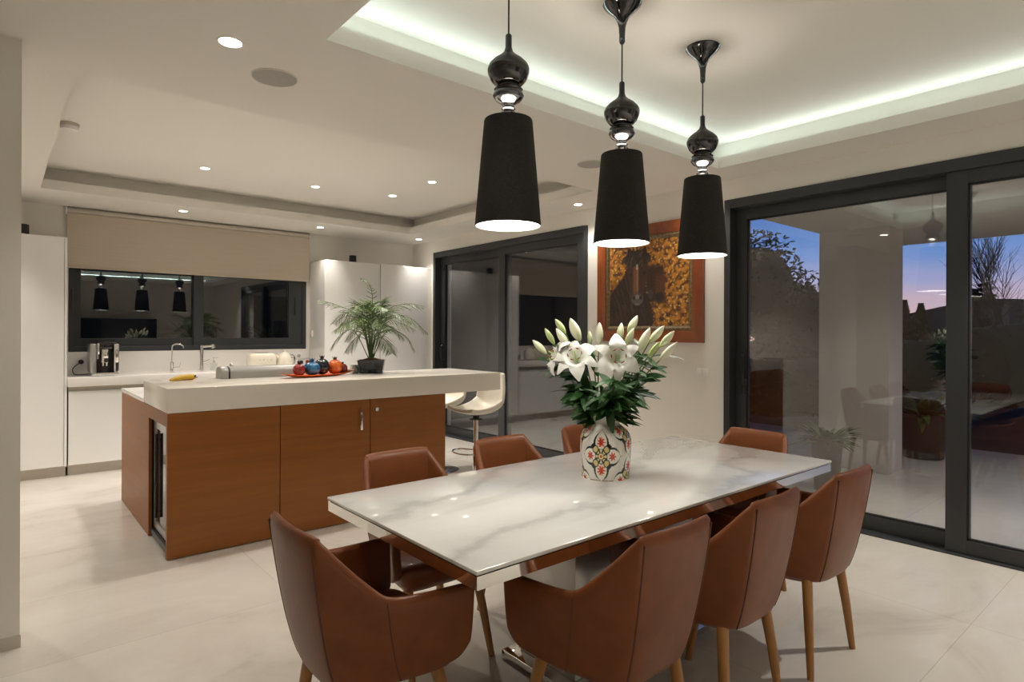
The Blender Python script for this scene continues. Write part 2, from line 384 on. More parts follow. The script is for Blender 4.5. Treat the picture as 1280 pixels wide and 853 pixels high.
# ------------------------------------------------------------------ ceiling fittings
def spot(loc, power, size=1.9, blend=.6, col=(1,.925,.83), r=.05):
    l = bpy.data.lights.new('spot', 'SPOT'); l.energy = power; l.spot_size = size; l.spot_blend = blend; l.color = col; l.shadow_soft_size = r
    o = bpy.data.objects.new('downlight_or_fill_beam', l); C.objects.link(o); o.location = loc; return o  # serves real fittings and the added fill spots alike
def downlight(x, y, z, r, label, power, size=1.9, blend=.7):
    t = thing('downlight', label, 'ceiling light', (x, y, z), 0, 'recessed ceiling downlights')
    MB().lathe([(r*1.0, -.001), (r*1.18, -.003), (r*1.22, -.0005), (r*1.22, .012), (r, .012)], (x,y,z), 28, cap=False).build('trim_ring', M['ceil_trim'], t)
    MB().lathe([(1e-6, -.0015), (r*1.0, -.0015), (r*1.0, .006), (1e-6, .006)], (x,y,z), 28, cap=False).build('lens', M['lens'], t)
    spot((x, y, z-.02), power, size, blend)
P1 = 89
downlight(.787, 2.872, ZC, .047, 'large lit downlight nearest the camera, beside the first round speaker', P1*.45)
downlight(1.508, 7.203, ZC, .038, 'small lit downlight just above the left half of the beige blind', P1*.5, 1.5, 1.)
downlight(3.018, 7.20, ZC, .038, 'small lit downlight above the right end of the blind', P1*.5, 1.5, 1.)
downlight(4.42, 7.20, ZC, .038, 'small lit downlight in the far corner over the last tall cabinet', P1*.5, 1.5, 1.)
downlight(4.42, 4.20, ZC, .038, 'lit downlight by the right wall behind the middle pendant', P1*.3)
downlight(1.455, 6.10, ZU, .038, 'leftmost lit downlight inside the kitchen ceiling recess', P1)
downlight(2.508, 6.11, ZU, .038, 'second lit downlight from the left inside the kitchen recess', P1)
downlight(3.316, 5.95, ZU, .038, 'third lit downlight from the left inside the kitchen recess', P1)
downlight(3.311, 5.149, ZU, .038, 'rightmost and nearest lit downlight inside the kitchen recess', P1)
# left downlight row continues; right hand spot is added to brighten the floor
for x, y, k in ((.86, 1.46, .10), (.80, .05, .1), (4.46, .10, 1.8)):
    spot((x, y, ZC-.03), P1*k)
for x, y, k in ((-1.9, -1.7, 1.4), (.4, -1.9, 3.4), (2.6, -1.9, 4.2)):
    spot((x, y, ZC-.03), P1*k, 1.45, .8)  # added fill spots behind the viewpoint, no fittings, brightening the room
for x, y, z in ((1.455, 4.45, ZU), (2.508, 4.40, ZU), (-.55, 5.6, ZC), (-.55, 6.9, ZC)):
    spot((x, y, z-.03), P1*.8)
for x, y in ((5.9, 1.5), (5.9, -.4), (7.6, .6)): spot((x, y, 2.48), 42, 2.2, .9)  # added terrace spots without fittings, to brighten its floor
downlight(4.44, 2.93, ZC, .038, 'added downlight by the right wall, unseen behind the farthest pendant shade', P1*.35)  # added, no such fitting seen; brightens the wall beside the large door
def ceiling_speaker(x, y, r, label):
    t = thing('ceiling_speaker', label, 'speaker', (x, y, ZC), 0, 'round ceiling speakers')
    MB().lathe([(r, -.001), (r*1.03, -.006), (r*1.06, -.004), (r*1.06, .004), (r, .004)], (x,y,ZC), 40, cap=False).build('rim', M['ceil_trim'], t)
    MB().lathe([(1e-6, -.004), (r*1.0, -.004), (r*1.0, .002), (1e-6, .002)], (x,y,ZC), 40, cap=False).build('grille', M['grille'], t)
ceiling_speaker(1.066, 3.12, .105, 'round grey ceiling speaker beside the largest downlight')
ceiling_speaker(3.44, 3.13, .105, 'round grey ceiling speaker half hidden behind the middle pendant')
t = thing('smoke_detector', 'round white smoke detector at the left edge of the kitchen recess', 'smoke detector', (.395, 5.44, ZU))
MB().lathe([(.062, 0), (.062, -.018), (.055, -.022)], (.395,5.44,ZU), 32).build('mount', M['kick'], t)
MB().lathe([(.057, -.0225), (.052, -.045), (.03, -.052), (1e-6, -.053)], (.395,5.44,ZU), 32).build('cover', M['white'], t)

# cove lighting: LED strips lying on the ledge behind the lip of the living recess
def area(loc, sx, sy, power, col, rot=(PI,0,0)):
    l = bpy.data.lights.new('led strip', 'AREA'); l.shape = 'RECTANGLE'; l.size = sx; l.size_y = sy; l.energy = power; l.color = col
    o = bpy.data.objects.new('led_strip_light', l); C.objects.link(o); o.location = loc; o.rotation_euler = rot; return o
G = (.82, 1., .95); zl = ZC+.0932
KL = 1.0
lx, ly = LIV[1]-LIV[0], LIV[3]-LIV[2]
TL = math.radians(62)
area((LIV[0]+lx/2, LIV[3]+.095, zl), lx, .012, lx*KL, G, (PI+TL,0,0))
area((LIV[0]+lx/2, LIV[2]-.095, zl), lx, .012, lx*KL, G, (PI-TL,0,0))
area((LIV[0]-.095, LIV[2]+ly/2, zl), .012, ly, ly*KL, G, (PI,TL,0))
area((LIV[1]+.095, LIV[2]+ly/2, zl), .012, ly, ly*KL, G, (PI,-TL,0))

# ------------------------------------------------------------------ pendants
def pendant(label):
    t = thing('pendant_lamp', label, 'pendant lamp', (0,0,0), 0, 'pendant lamps over the dining table')
    MB().lathe([(.086, ZU), (.088, ZU-.006), (.080, ZU-.018), (.058, ZU-.038), (.034, ZU-.062), (.022, ZU-.088), (.016, ZU-.112), (.0135, ZU-.15), (.0135, ZU-.178), (.008, ZU-.186), (1e-6, ZU-.187)], n=40).build('canopy', M['black_gloss'], t)
    MB().tube([(0,0,ZU-.186), (0,0,2.548)], .0035, 8).build('cord', M['black'], t)
    MB().lathe([(1e-6, 2.552), (.009, 2.55), (.0125, 2.545), (.0125, 2.50), (.018, 2.482), (.034, 2.467), (.058, 2.450), (.074, 2.433), (.0805, 2.418)], n=40).build('upper_dome', M['black'], t)
    MB().lathe([(.0805, 2.418), (.0815, 2.412), (.079, 2.396), (.068, 2.372), (.052, 2.356), (.040, 2.351), (.040, 2.346), (.050, 2.342), (.056, 2.336), (.052, 2.330), (.058, 2.322), (.060, 2.312), (.054, 2.302)], n=40).build('lower_dome', M['black_gloss'], t)
    MB().lathe([(.054, 2.302), (.046, 2.293), (.030, 2.284), (.024, 2.277), (.0235, 2.270), (.028, 2.262), (.024, 2.257), (.027, 2.252), (.0315, 2.244), (.029, 2.236), (.032, 2.230), (.032, 2.219)], n=40).build('collar', M['pewter'], t)
    MB().lathe([(.0890, 2.2195), (.0915, 2.219), (.0935, 2.214), (.1275, 1.816), (.1275, 1.812)], n=56, cap=False).build('shade', M['shade'], t, ang=60)
    MB().lathe([(.0890, 2.2193), (.0885, 2.212), (.1235, 1.8125), (.1274, 1.8118)], n=56, cap=False).build('lining', M['shade_in'], t, ang=60)
    MB().lathe([(1e-6, 1.826), (.121, 1.826), (.121, 1.830), (1e-6, 1.830)], n=48, cap=False).build('diffuser', M['lamp'], t)
    sp = MB()
    for k in range(3):
        a_ = 2*PI*k/3; sp.tube([(0,0,2.222),(.0905*math.cos(a_),.0905*math.sin(a_),2.213)], .0018, 6)
    sp.build('shade_carrier', M['steel'], t)
    return t
PYY = 1.792
p0 = pendant('black pendant lamp nearest the camera, leftmost of the three'); p0.location = (1.497, PYY, 0)
copy_tree(p0, (2.172, PYY, 0), 0, 'middle black pendant lamp, hanging right above the lily vase')
copy_tree(p0, (2.830, PYY, 0), 0, 'farthest black pendant lamp, hanging in front of the right end of the painting')
for x in (1.497, 2.172, 2.830):
    spot((x, PYY, 1.80), 14.5, 2.3, .5, (1,.95,.87), .09)
    l = bpy.data.lights.new('bulb', 'POINT'); l.energy = 10; l.color = (1,.93,.82); l.shadow_soft_size = .07
    o = bpy.data.objects.new('pendant_bulb', l); C.objects.link(o); o.location = (x, PYY, 1.99)

# ------------------------------------------------------------------ dining table
TX0, TX1, TY0, TY1, TZ = .982, 3.238, 1.30, 2.269, .76
t = thing('dining_table', 'long dining table with white marble top and mirror chrome edge', 'table', (2.11, 1.785, 0))
B(TX0, TX1, TY0, TY1, TZ-.012, TZ, bev=.003).build('tabletop', M['marble'], t)
a = MB(); a.box(TX0+.004, TX1-.004, TY0+.004, TY0+.030, TZ-.054, TZ-.0165); a.box(TX0+.004, TX1-.004, TY1-.030, TY1-.004, TZ-.054, TZ-.0165)
a.box(TX0+.004, TX0+.030, TY0+.030, TY1-.030, TZ-.054, TZ-.0165); a.box(TX1-.030, TX1-.004, TY0+.030, TY1-.030, TZ-.054, TZ-.0165)
ap = a.build('apron', M['chrome'], t, smooth=False, label='mirror chrome apron')
B(TX0+.010, TX1-.010, TY0+.010, TY1-.010, TZ-.0165, TZ-.012).build('shadow_gap', M['black'], t, smooth=False)
B(TX0+.031, TX1-.031, TY0+.031, TY1-.031, TZ-.048, TZ-.0166).build('underframe', M['steel'], t, smooth=False)
B(1.72, 2.52, 1.64, 1.97, .042, TZ-.048, bev=.004).build('pedestal', M['steel'], t, label='brushed steel pedestal')
B(1.66, 2.58, 1.575, 2.02, .008, .040, bev=.004).build('base_plate', M['chrome'], t, label='polished chrome base plate')
B(1.68, 2.56, 1.59, 2.00, 0, .008).build('base_foot', M['black'], t, smooth=False)

# ------------------------------------------------------------------ dining chairs (local frame: sitter looks along +y, top of the back at y = 0)
TOP = [(0,-.012,.846),(.09,-.008,.847),(.166,.004,.844),(.186,.024,.828),(.208,.070,.775),(.235,.135,.703),(.256,.190,.657),(.268,.27,.646),(.277,.36,.642),(.282,.44,.640),(.282,.480,.634)]
BOT = [(0,.085,.368),(.08,.088,.368),(.138,.098,.372),(.162,.122,.374),(.182,.162,.377),(.200,.212,.380),(.215,.262,.383),(.228,.31,.386),(.240,.365,.392),(.256,.435,.408),(.270,.474,.462)]
def chair_surface():
    T = catmull(TOP, 3); Bm = catmull(BOT, 3); NR = 9; cols = []
    for a, b in zip(T, Bm):
        mid = a*.52+b*.48; mid.z = a.z*.22+b.z*.78; col = []
        for k in range(NR+1):
            q = k/NR; p = a*(1-q)**2+mid*2*q*(1-q)+b*q*q; col.append(p)
        cols.append(col)
    left = [[Vector((-p.x, p.y, p.z)) for p in c_] for c_ in cols[:0:-1]]
    return left+cols
def mirrored(p): return Vector((-p.x, p.y, p.z))
def make_chair(label):
    t = thing('dining_chair', label, 'chair', (0,0,0), 0, 'leather chairs round the dining table')
    cols = chair_surface(); mb = MB(); mb.grid(cols)
    mb.build('shell', M['leather'], t, sol=.036, sub=1, ang=80, off=1)
    # upholstered seat filling the shell
    def outline(sc, z, yo=0.):
        pts = []
        half = [(.0,.105),(.11,.108),(.158,.135),(.185,.20),(.205,.28),(.218,.36),(.224,.43),(.215,.465),(.16,.485),(.0,.490)]
        cc = catmull([(a, b, 0) for a, b in half], 3)
        full = cc+[Vector((-p.x, p.y, 0)) for p in cc[-2:0:-1]]
        for p in full: pts.append((p.x*sc, .30+(p.y-.30)*sc+yo, z))
        return pts
    MB().loft([outline(.60,.345), outline(.86,.362), outline(.97,.392), outline(1.0,.43), outline(1.0,.452), outline(.95,.468), outline(.82,.474), outline(.4,.470)]).build('seat', M['leather'], t, ang=70)
    n = len(cols)//2
    for sgn in (1, -1):
        for ci, r in ((6, .0034), (18, .0024)):
            col = cols[n+sgn*ci]; pts = []
            for p in col:
                o = Vector((p.x, p.y-.22, 0)); o.normalize(); pts.append(p-o*.0012)
            pts[0] = pts[0].lerp(pts[1], .30); pts[-1] = pts[-2].lerp(pts[-1], .5)
            MB().tube(catmull(pts, 2), r, 6).build('seam', M['leather_seam'], t)
    for sx in (1, -1):
        MB().tube([(sx*.150,.140,.395), (sx*.178,.118,.20), (sx*.200,.100,.0)], [.0215,.0185,.0135], 14).build('leg', M['legwood'], t)
        MB().tube([(sx*.165,.400,.395), (sx*.182,.450,.20), (sx*.198,.495,.0)], [.0215,.0185,.0135], 14).build('leg', M['legwood'], t)
    return t
ch = make_chair('brown leather armchair nearest the camera at the left table end')
GP = 'leather chairs round the dining table'
ch.location = (.640, 1.765, 0); ch.rotation_euler = (0,0,-PI/2)
copy_tree(ch, (1.515, 1.02, 0), .0, 'brown leather armchair on the near side, nearest of that row, back to camera')
copy_tree(ch, (2.085, 1.00, 0), .02, 'middle brown leather armchair of the near row, back to camera')
copy_tree(ch, (2.715, .985, 0), -.02, 'brown leather armchair at the right end of the near row, both rear legs in view')
copy_tree(ch, (1.445, 2.56, 0), PI, 'brown leather chair across the table in front of the island door handle')
copy_tree(ch, (2.065, 2.545, 0), PI, 'brown leather chair across the table, second from left, before the bar stool')
copy_tree(ch, (2.740, 2.58, 0), PI, 'brown leather chair across the table, partly behind the lily vase')
copy_tree(ch, (3.385, 1.765, 0), PI/2, 'brown leather chair at the far table end before the large sliding door')

# ------------------------------------------------------------------ island
IX0, IX1, IXW, IY0, IYM, IYB = .793, 3.412, 2.827, 4.18, 4.97, 5.95
isl = thing('kitchen_island', 'cherry wood kitchen island cabinet with flat horizontal grain fronts', 'kitchen island', (1.8, 5.0, 0))
b_ = MB(); zt = .899
# carcass with a niche in the left end
b_.box(IX0+.012, IXW-.012, IY0+.024, IYB, .02, .06); b_.box(1.06, IXW-.012, IY0+.024, IYB-.005, .06, zt); b_.box(IX0+.02, 1.06, 4.80, IYB-.005, .06, zt); b_.box(IX0+.02, 1.06, IY0+.024, 4.80, .83, zt)
b_.build('carcass', M['black'], isl, smooth=False)
e = MB(); e.box(IX0, IX0+.02, 4.775, IYB, .004, zt); e.box(IX0, IX0+.02, IY0+.022, 4.775, .815, zt); e.box(IX0, IX0+.02, IY0+.022, IY0+.040, .004, .815)
e.build('end_panel', M['wood'], isl, smooth=False)
B(IXW-.02, IXW, IY0+.022, IYB, .004, zt).build('end_panel', M['wood'], isl, smooth=False)
B(IX0, 1.473, IY0, IY0+.02, .006, zt-.001, bev=.0015).build('front_panel', M['wood'], isl, smooth=False)
d1 = B(1.478, 2.145, IY0, IY0+.02, .006, zt-.001, bev=.0015).build('door', M['wood'], isl, smooth=False)
d2 = B(2.150, IXW, IY0, IY0+.02, .006, zt-.001, bev=.0015).build('door', M['wood'], isl, smooth=False)
h = MB(); h.box(2.060, 2.080, IY0-.018, IY0-.008, .675, .835, .003); h.lathe([(.014,-.022),(.015,-.012),(.012,0)], (2.070,IY0,.822), 16, axis='y'); h.lathe([(.008,-.010),(.008,0)], (2.070,IY0,.69), 12, axis='y')
h.build('handle', M['chrome'], d1, label='clear and chrome bar handle')
MB().lathe([(.015,-.014),(.0165,-.008),(.0165,0)], (2.20,IY0,.82), 20, axis='y').build('lock', M['chrome'], d2, label='small round chrome lock')
t = thing('wine_cooler', 'steel and dark glass wine cooler set into the island end niche', 'appliance', (.93, 4.5, .062))
B(.85, 1.055, 4.225, 4.770, .062, .81).build('cabinet', M['steel'], t, smooth=False)
dr = MB(); dr.box(.822, .849, 4.700, 4.770, .07, .805); dr.box(.822, .849, 4.225, 4.29, .07, .805); dr.box(.822, .849, 4.29, 4.70, .07, .12); dr.box(.822, .849, 4.29, 4.70, .75, .805)
dd = dr.build('door', M['steel'], t, smooth=False)
B(.828, .842, 4.291, 4.699, .121, .749).build('pane', M['wine_glass'], dd, smooth=False)
MB().tube([(.812,4.62,.16),(.812,4.62,.72)], .009, 10).tube([(.825,4.62,.2),(.812,4.62,.2)], .006, 8).tube([(.825,4.62,.68),(.812,4.62,.68)], .006, 8).build('handle', M['black'], dd)
wt = B(IX0, IX1, IY0-.002, IYM, .9, 1.053, bev=.004).build('island_bar_top', M['corian'])
tag(wt, 'thick off white bar top along the camera side of the island', 'worktop')
lw = MB(); lw.box(IX0-.002, IXW+.02, IYM+.001, IYB+.02, .9, .930, .003)
tag(lw.build('island_worktop', M['corian_bright']), 'lower white worktop behind the raised bar, seen at the left end', 'worktop')

# things standing on the bar
t = thing('potted_palm', 'small feathery palm in a square dark pot on the island bar', 'plant', (2.475, 4.80, 1.053))
px, py, pz = 2.475, 4.80, 1.053
def sq(hw, z, r=.02):
    pts = []
    for cx, cy, a0 in ((1,1,0), (-1,1,90), (-1,-1,180), (1,-1,270)):
        for k in range(5):
            a = math.radians(a0+k*22.5); pts.append(((hw-r)*cx+r*math.cos(a), (hw-r)*cy+r*math.sin(a), z))
    return pts
def at(pts, x, y, z, rz=0.):
    c_, s_ = math.cos(rz), math.sin(rz); return [(x+p[0]*c_-p[1]*s_, y+p[0]*s_+p[1]*c_, z+p[2]) for p in pts]
PR = -.55
MB().loft([at(q, px, py, pz, PR) for q in (sq(.088,0), sq(.098,.01), sq(.112,.10), sq(.115,.112), sq(.109,.112), sq(.103,.095), sq(.05,.094))]).build('pot', M['pot'], t, ang=50)
MB().loft([at(q, px, py, pz, PR) for q in (sq(.098,.088), sq(.103,.097), sq(.08,.115), sq(.03,.13))]).build('soil', M['soil'], t)
def frond(pts, nl, ll, wid, droop=.35, twist=0.):
    c_ = catmull(pts, 6); mb = MB(); n = len(c_)
    mb.tube(c_, [.0045*(1-.75*i/(n-1)) for i in range(n)], 5)
    for i in range(nl):
        q = .22+.78*i/(nl-1); k = q*(n-1); i0 = min(int(k), n-2); p = c_[i0].lerp(c_[i0+1], k-i0); d = (c_[i0+1]-c_[i0]).normalized()
        side = d.cross(Vector((0,0,1)))
        if side.length < .05: side = Vector((1,0,0))
        side.normalize(); nrm = side.cross(d)
        env = math.sin(PI*min(1,(.18+.80*(i/(nl-1)))))**.6
        for sg in (1, -1):
            dr_ = d*.75+side*sg*.85+Vector((0,0,-droop))*random.uniform(.6,1.3)+nrm*.15+Vector((0,0,random.uniform(-.12,.12)))
            mb.blade(p, dr_, nrm, ll*env*random.uniform(.85,1.1), wid*random.uniform(.8,1.15), .18, 4, .1)
    return mb
K = .00697
def pl(u, v, dep):   # lateral / height / depth measured on the plant in metres
    q = Vector((px, py, 0))+rt*((u-460.5)*K)+fw*dep; return (q.x, q.y, 1.40+(417-v)*K*(1+dep/5.3))
extra_ = [(0, (450,396), (430,394), (418,408), .12), (0, (470,396), (492,392), (512,404), -.12), (0, (458,404), (452,400), (440,410), -.2), (0, (466,404), (476,400), (488,414), -.22), (0, (452,412), (440,412), (428,426), .02), (0, (470,412), (486,410), (500,424), .0), (0, (458,398), (455,388), (450,378), .06), (0, (464,398), (470,386), (476,374), .02)]
fronds = [((-.02), (461,380), (456,356), (444,349), .04), (-.02, (448,400), (420,383), (399,377), -.05), (.0, (442,398), (424,392), (409,404), .08), (0, (440,415), (424,420), (413,436), -.06),
          (.02, (474,395), (500,381), (526,384), .03), (.02, (480,400), (508,398), (531,417), -.06), (.0, (478,415), (500,420), (512,438), .06), (.0, (466,392), (474,384), (486,388), -.16),
          (0, (452,395), (446,385), (434,388), .18), (.0, (472,402), (490,404), (508,412), .17), (0, (450,404), (436,405), (424,414), -.18), (0, (460,390), (462,379), (468,377), .1), (0, (455,418), (445,424), (436,440), -.14), (0, (468,418), (480,426), (490,441), -.14), (0, (463,400), (470,392), (483,395), .22), (0, (456,392), (452,383), (446,384), -.1)]
for i, (o, a, b, c2, dep) in enumerate(fronds+extra_):
    base = (px+random.uniform(-.02,.02), py+random.uniform(-.02,.02), pz+.11)
    mb = frond([base, pl(a[0], a[1], dep*.5), pl(b[0], b[1], dep*.9), pl(c2[0], c2[1], dep*1.2)], 24 if i else 16, .18 if i else .075, .0075, .35)
    mb.build('frond', M['palm'], t)
tag(B(2.325, 2.395, 4.86, 4.92, 1.053, 1.125, bev=.006).build('small_box', M['white']), 'small plain white box beside the palm pot', 'box')
# orange tray with five ceramic pomegranates
ang = math.atan2(4.80-4.50, 2.25-1.66)*.55; tx, ty = 1.945, 4.66
t = thing('serving_tray', 'long narrow orange glazed tray with a dark tip on the island bar', 'tray', (tx, ty, 1.053))
def leafo(L2, W2, z):
    pts = []
    for k in range(40):
        a_ = 2*PI*k/40; x_ = L2*math.cos(a_); y_ = W2*math.copysign(abs(math.sin(a_))**.75, math.sin(a_)); pts.append((x_, y_, z+.022*(abs(x_)/.35)**3))
    return pts
MB().loft([at(q, tx, ty, 1.053, ang) for q in (leafo(.22,.055,0), leafo(.27,.07,.004), leafo(.335,.095,.016), leafo(.335,.093,.020), leafo(.26,.066,.010), leafo(.12,.03,.0085))]).build('dish', M['tray'], t, ang=60)
tip = MB(); lp = []
MB().loft([at([(p[0]*s_+.30*(1-s_)+.03, p[1]*s_, p[2]) for p in leafo(.085,.06,.015)], tx, ty, 1.053, ang) for s_ in (1.,)][0:1]*1+[at([(p[0]*.98+.035, p[1]*.98, p[2]+.008) for p in leafo(.085,.06,.015)], tx, ty, 1.053, ang)]) if False else None
tip.loft([at([(p[0]+.29, p[1], p[2]) for p in leafo(.09,.050,.028)], tx, ty, 1.053, ang), at([(p[0]+.29, p[1], p[2]) for p in leafo(.09,.050,.034)], tx, ty, 1.053, ang)])
tip.build('tip', M['tray_end'], t, label='dark brown tip of the tray')
def pomegranate(off, r, m, label, sq_=1., lean=0.):
    c_, s_ = math.cos(ang), math.sin(ang); x, y = tx+off[0]*c_-off[1]*s_, ty+off[0]*s_+off[1]*c_; z = 1.053+.011
    t = thing('ceramic_pomegranate', label, 'ornament', (x, y, z), 0, 'ceramic pomegranates on the tray')
    prof = [(1e-6,0)]
    for i in range(1, 15):
        a_ = PI*i/15; prof.append((r*math.sin(a_)**.92, r*sq_*(1-math.cos(a_))))
    prof += [(r*.2, r*sq_*1.99), (r*.14, r*sq_*2.06)]
    mb = MB().lathe(prof, (x,y,z), 28)
    mb.build('fruit', m, t)
    cr = MB(); zt_ = z+r*sq_*2.0
    for k in range(6):
        a_ = 2*PI*k/6; dx, dy = math.cos(a_), math.sin(a_)
        cr.blade((x+dx*r*.13, y+dy*r*.13, zt_-.004), (dx*.35, dy*.35, 1), (dx, dy, 0), r*.55, r*.22, -.1, 4, .1)
    cr.lathe([(r*.16, -.006), (r*.17, r*.12), (r*.20, r*.25), (r*.13, r*.24), (r*.11, r*.1)], (x,y,zt_), 16)
    cr.build('crown', M['black_spot'] if m is not M['blue_glaze'] else M['blue_glaze'], t)
pomegranate((-.185, -.005), .048, M['red_glaze'], 'dark red ceramic pomegranate at the left end of the tray')
pomegranate((-.072, -.012), .064, M['blue_glaze'], 'blue ceramic pomegranate, second from left on the tray', .85)
pomegranate((.040, .012), .060, M['black_spot'], 'black spotted ceramic pomegranate in the middle of the tray', 1.08)
pomegranate((.150, -.008), .059, M['orange_glaze'], 'orange ceramic pomegranate, second from right on the tray')
pomegranate((.240, .006), .041, M['red_glaze'], 'small reddish ceramic pomegranate at the right end of the tray')
# long grey case with a rounded, slotted end
t = thing('storage_case', 'long satin grey case with a rounded slotted end on the island bar', 'case', (1.56, 4.87, 1.053))
def arch(x, hw, hh):
    pts = [(x, -hw, 0), (x, hw, 0)]
    for k in range(13):
        a_ = PI*k/12; pts.append((x, hw*math.cos(a_), hh*(.45+.55*math.sin(a_))))
    return pts
MB().loft([[(p[0], 4.875+p[1], 1.053+p[2]) for p in arch(x, hw, hh)] for x, hw, hh in ((1.325,.078,.092),(1.95,.078,.092))]).build('lid', M['grey_box'], t)
MB().loft([[(p[0], 4.875+p[1], 1.053+p[2]) for p in arch(x, hw, hh)] for x, hw, hh in ((1.262,.074,.088),(1.268,.078,.092),(1.312,.078,.092))]).build('end_cap', M['grey_box'], t)
MB().loft([[(p[0], 4.875+p[1], 1.053+p[2]) for p in arch(x, hw, hh)] for x, hw, hh in ((1.312,.070,.084),(1.325,.070,.084))]).build('slot', M['black'], t)
# bananas
t = thing('banana', 'ripe yellow banana lying at the back edge of the bar', 'fruit', (1.09, 4.85, 1.053))
bp = catmull([(.930,4.81,1.058),(.965,4.82,1.066),(1.01,4.83,1.075),(1.055,4.835,1.079),(1.085,4.835,1.079)], 5); nb = len(bp)
MB().tube(bp, [.004+.016*math.sin(PI*min(1,.10+.68*i/(nb-1)))**.7 for i in range(nb)], 10).build('peel', M['yellow'], t)
MB().tube([(1.080,4.835,1.079),(1.10,4.835,1.083)], [.009,.006], 8).build('stalk', M['bark'], t)
t = thing('pepper', 'orange pepper tip lying under the banana', 'vegetable', (1.07, 4.87, 1.053))
MB().tube([(1.00,4.875,1.058),(1.04,4.875,1.063),(1.085,4.875,1.067),(1.105,4.875,1.067)], [.004,.010,.014,.006], 10).build('body', M['orange_tip'], t)
MB().tube([(1.105,4.875,1.067),(1.12,4.877,1.070)], .004, 6).build('stem', M['stem'], t)

# ------------------------------------------------------------------ bar stools (local: sitter looks along +y)
def make_stool(label):
    t = thing('bar_stool', label, 'bar stool', (0,0,0), 0, 'white bar stools at the island end')
    prof = [(.20,.668),(.13,.645),(.02,.632),(-.11,.638),(-.20,.668),(-.245,.73),(-.262,.83),(-.270,.93),(-.276,1.02)]
    c_ = catmull([(0,a,b) for a, b in prof], 4); rows = []; n = len(c_)
    for i, p in enumerate(c_):
        q = i/(n-1); row = []
        wdt = .20+.018*math.sin(PI*q) - .02*max(0,q-.8)/.2
        for k in range(-8, 9):
            s_ = k/8; edge = abs(s_)**3
            lift = .085*edge*math.exp(-((q-.45)/.22)**2)+.02*edge
            fwd = .085*edge*max(0, min(1, (q-.35)/.3))
            row.append((s_*wdt, p.y+fwd, p.z+lift*(1-max(0,(q-.6))/.4)))
        rows.append(row)
    mb = MB(); mb.grid(rows); mb.build('seat_shell', M['stool_white'], t, sol=.032, sub=1, ang=80)
    MB().lathe([(.06,.585),(.06,.592),(.030,.597),(.030,.622)], n=20).build('seat_plate', M['black'], t)
    MB().lathe([(.022,.59),(.022,.34),(.032,.335),(.032,.03),(.04,.022)], n=20).build('column', M['chrome'], t)
    MB().lathe([(.195,0),(.20,.006),(.18,.014),(.05,.026),(.03,.03)], n=40).build('base', M['chrome'], t)
    pts = [(.03,0,.29),(.10,.05,.29)]; ring = []
    for k in range(19):
        a_ = math.radians(-20+220*k/18); ring.append((.165*math.cos(a_), .10+.13*math.sin(a_), .29))
    MB().tube([(.028,.0,.29)]+ring+[(-.028,0,.29)], .009, 8).build('footrest', M['chrome'], t)
    return t
st = make_stool('white bar stool nearest the camera at the right end of the island'); st.location = (3.46, 4.60, 0); st.rotation_euler = (0,0,PI/2)
copy_tree(st, (3.46, 5.22, 0), PI/2, 'white bar stool standing behind the first, mostly hidden by the bar top')

# ------------------------------------------------------------------ kitchen run
CT = .955
def tall(name, label, x0, x1, doors, left_round=False, group=None):
    t = thing(name, label, 'cabinet', ((x0+x1)/2, 7.5, 0), 0, group)
    return t
t = tall('tall_cabinet', 'glossy white tall cabinet left of the window, cut off by the wall corner', PX, .515, 1)
B(-.55, .513, 7.265, YB-.002, .10, 2.309).build('carcass', M['gloss_white'], t, smooth=False)
B(-.05, .490, 7.24, 7.262, .105, 2.309, bev=.002).build('door', M['gloss_white'], t, smooth=False)
B(.494, .515, 7.24, 7.264, .10, 2.309, bev=.002).build('side_panel', M['gloss_white'], t, smooth=False)
B(-.55, .51, 7.30, 7.32, 0, .10).build('plinth', M['kick'], t, smooth=False)
for i, (x0, x1, lab) in enumerate(((3.098, 3.858, 'glossy white tall cabinet right of the window, behind the palm'), (3.866, XR-.003, 'glossy white tall cabinet in the far corner beside the narrow sliding door'))):
    t = tall('tall_cabinet', lab, x0, x1, 1)
    B(x0+.004, x1, 7.268, YB-.002, .10, 2.309).build('carcass', M['gloss_white'], t, smooth=False)
    mb = MB(); mb.box(x0+(.0 if i else 0), x1, 7.24, 7.265, .105, 2.309, .003 if i else .012, 3); mb.build('door', M['gloss_white'], t, ang=50)
    B(x0, x1, 7.30, 7.32, 0, .10).build('plinth', M['kick'], t, smooth=False)
xs = [.525, 1.165, 1.805, 2.445, 3.09]
labs = ['white base cabinet beside the left tall cabinet, door seen left of the island', 'white base cabinet under the sink, hidden behind the island corner', 'white base cabinet under the taps, hidden behind the island', 'white base cabinet under the toaster, hidden behind the island']
for i in range(4):
    x0, x1 = xs[i]+.002, xs[i+1]-.002
    t = thing('base_cabinet', labs[i], 'cabinet', ((x0+x1)/2, 7.5, 0), 0, 'white base cabinets under the window')
    B(x0, x1, 7.268, YB-.002, .10, CT-.095).build('carcass', M['gloss_white'], t, smooth=False)
    B(x0, x1, 7.24, 7.265, .105, CT-.135, bev=.002).build('door', M['gloss_white'], t, smooth=False)
    B(x0, x1, 7.262, 7.268, CT-.13, CT-.095).build('grip_channel', M['kick'], t, smooth=False)
    B(x0, x1, 7.30, 7.32, 0, .10).build('plinth', M['kick'], t, smooth=False)
tag(B(.518, 3.095, 7.20, YB-.0005, CT-.09, CT, bev=.003).build('kitchen_worktop', M['corian_bright']), 'white kitchen worktop running under the window', 'worktop')
tag(B(.518, 3.095, YB-.0125, YB-.0005, CT, WIN[2]-.001).build('backsplash', M['splash'], smooth=False), 'pale backsplash panel between worktop and window', 'backsplash')
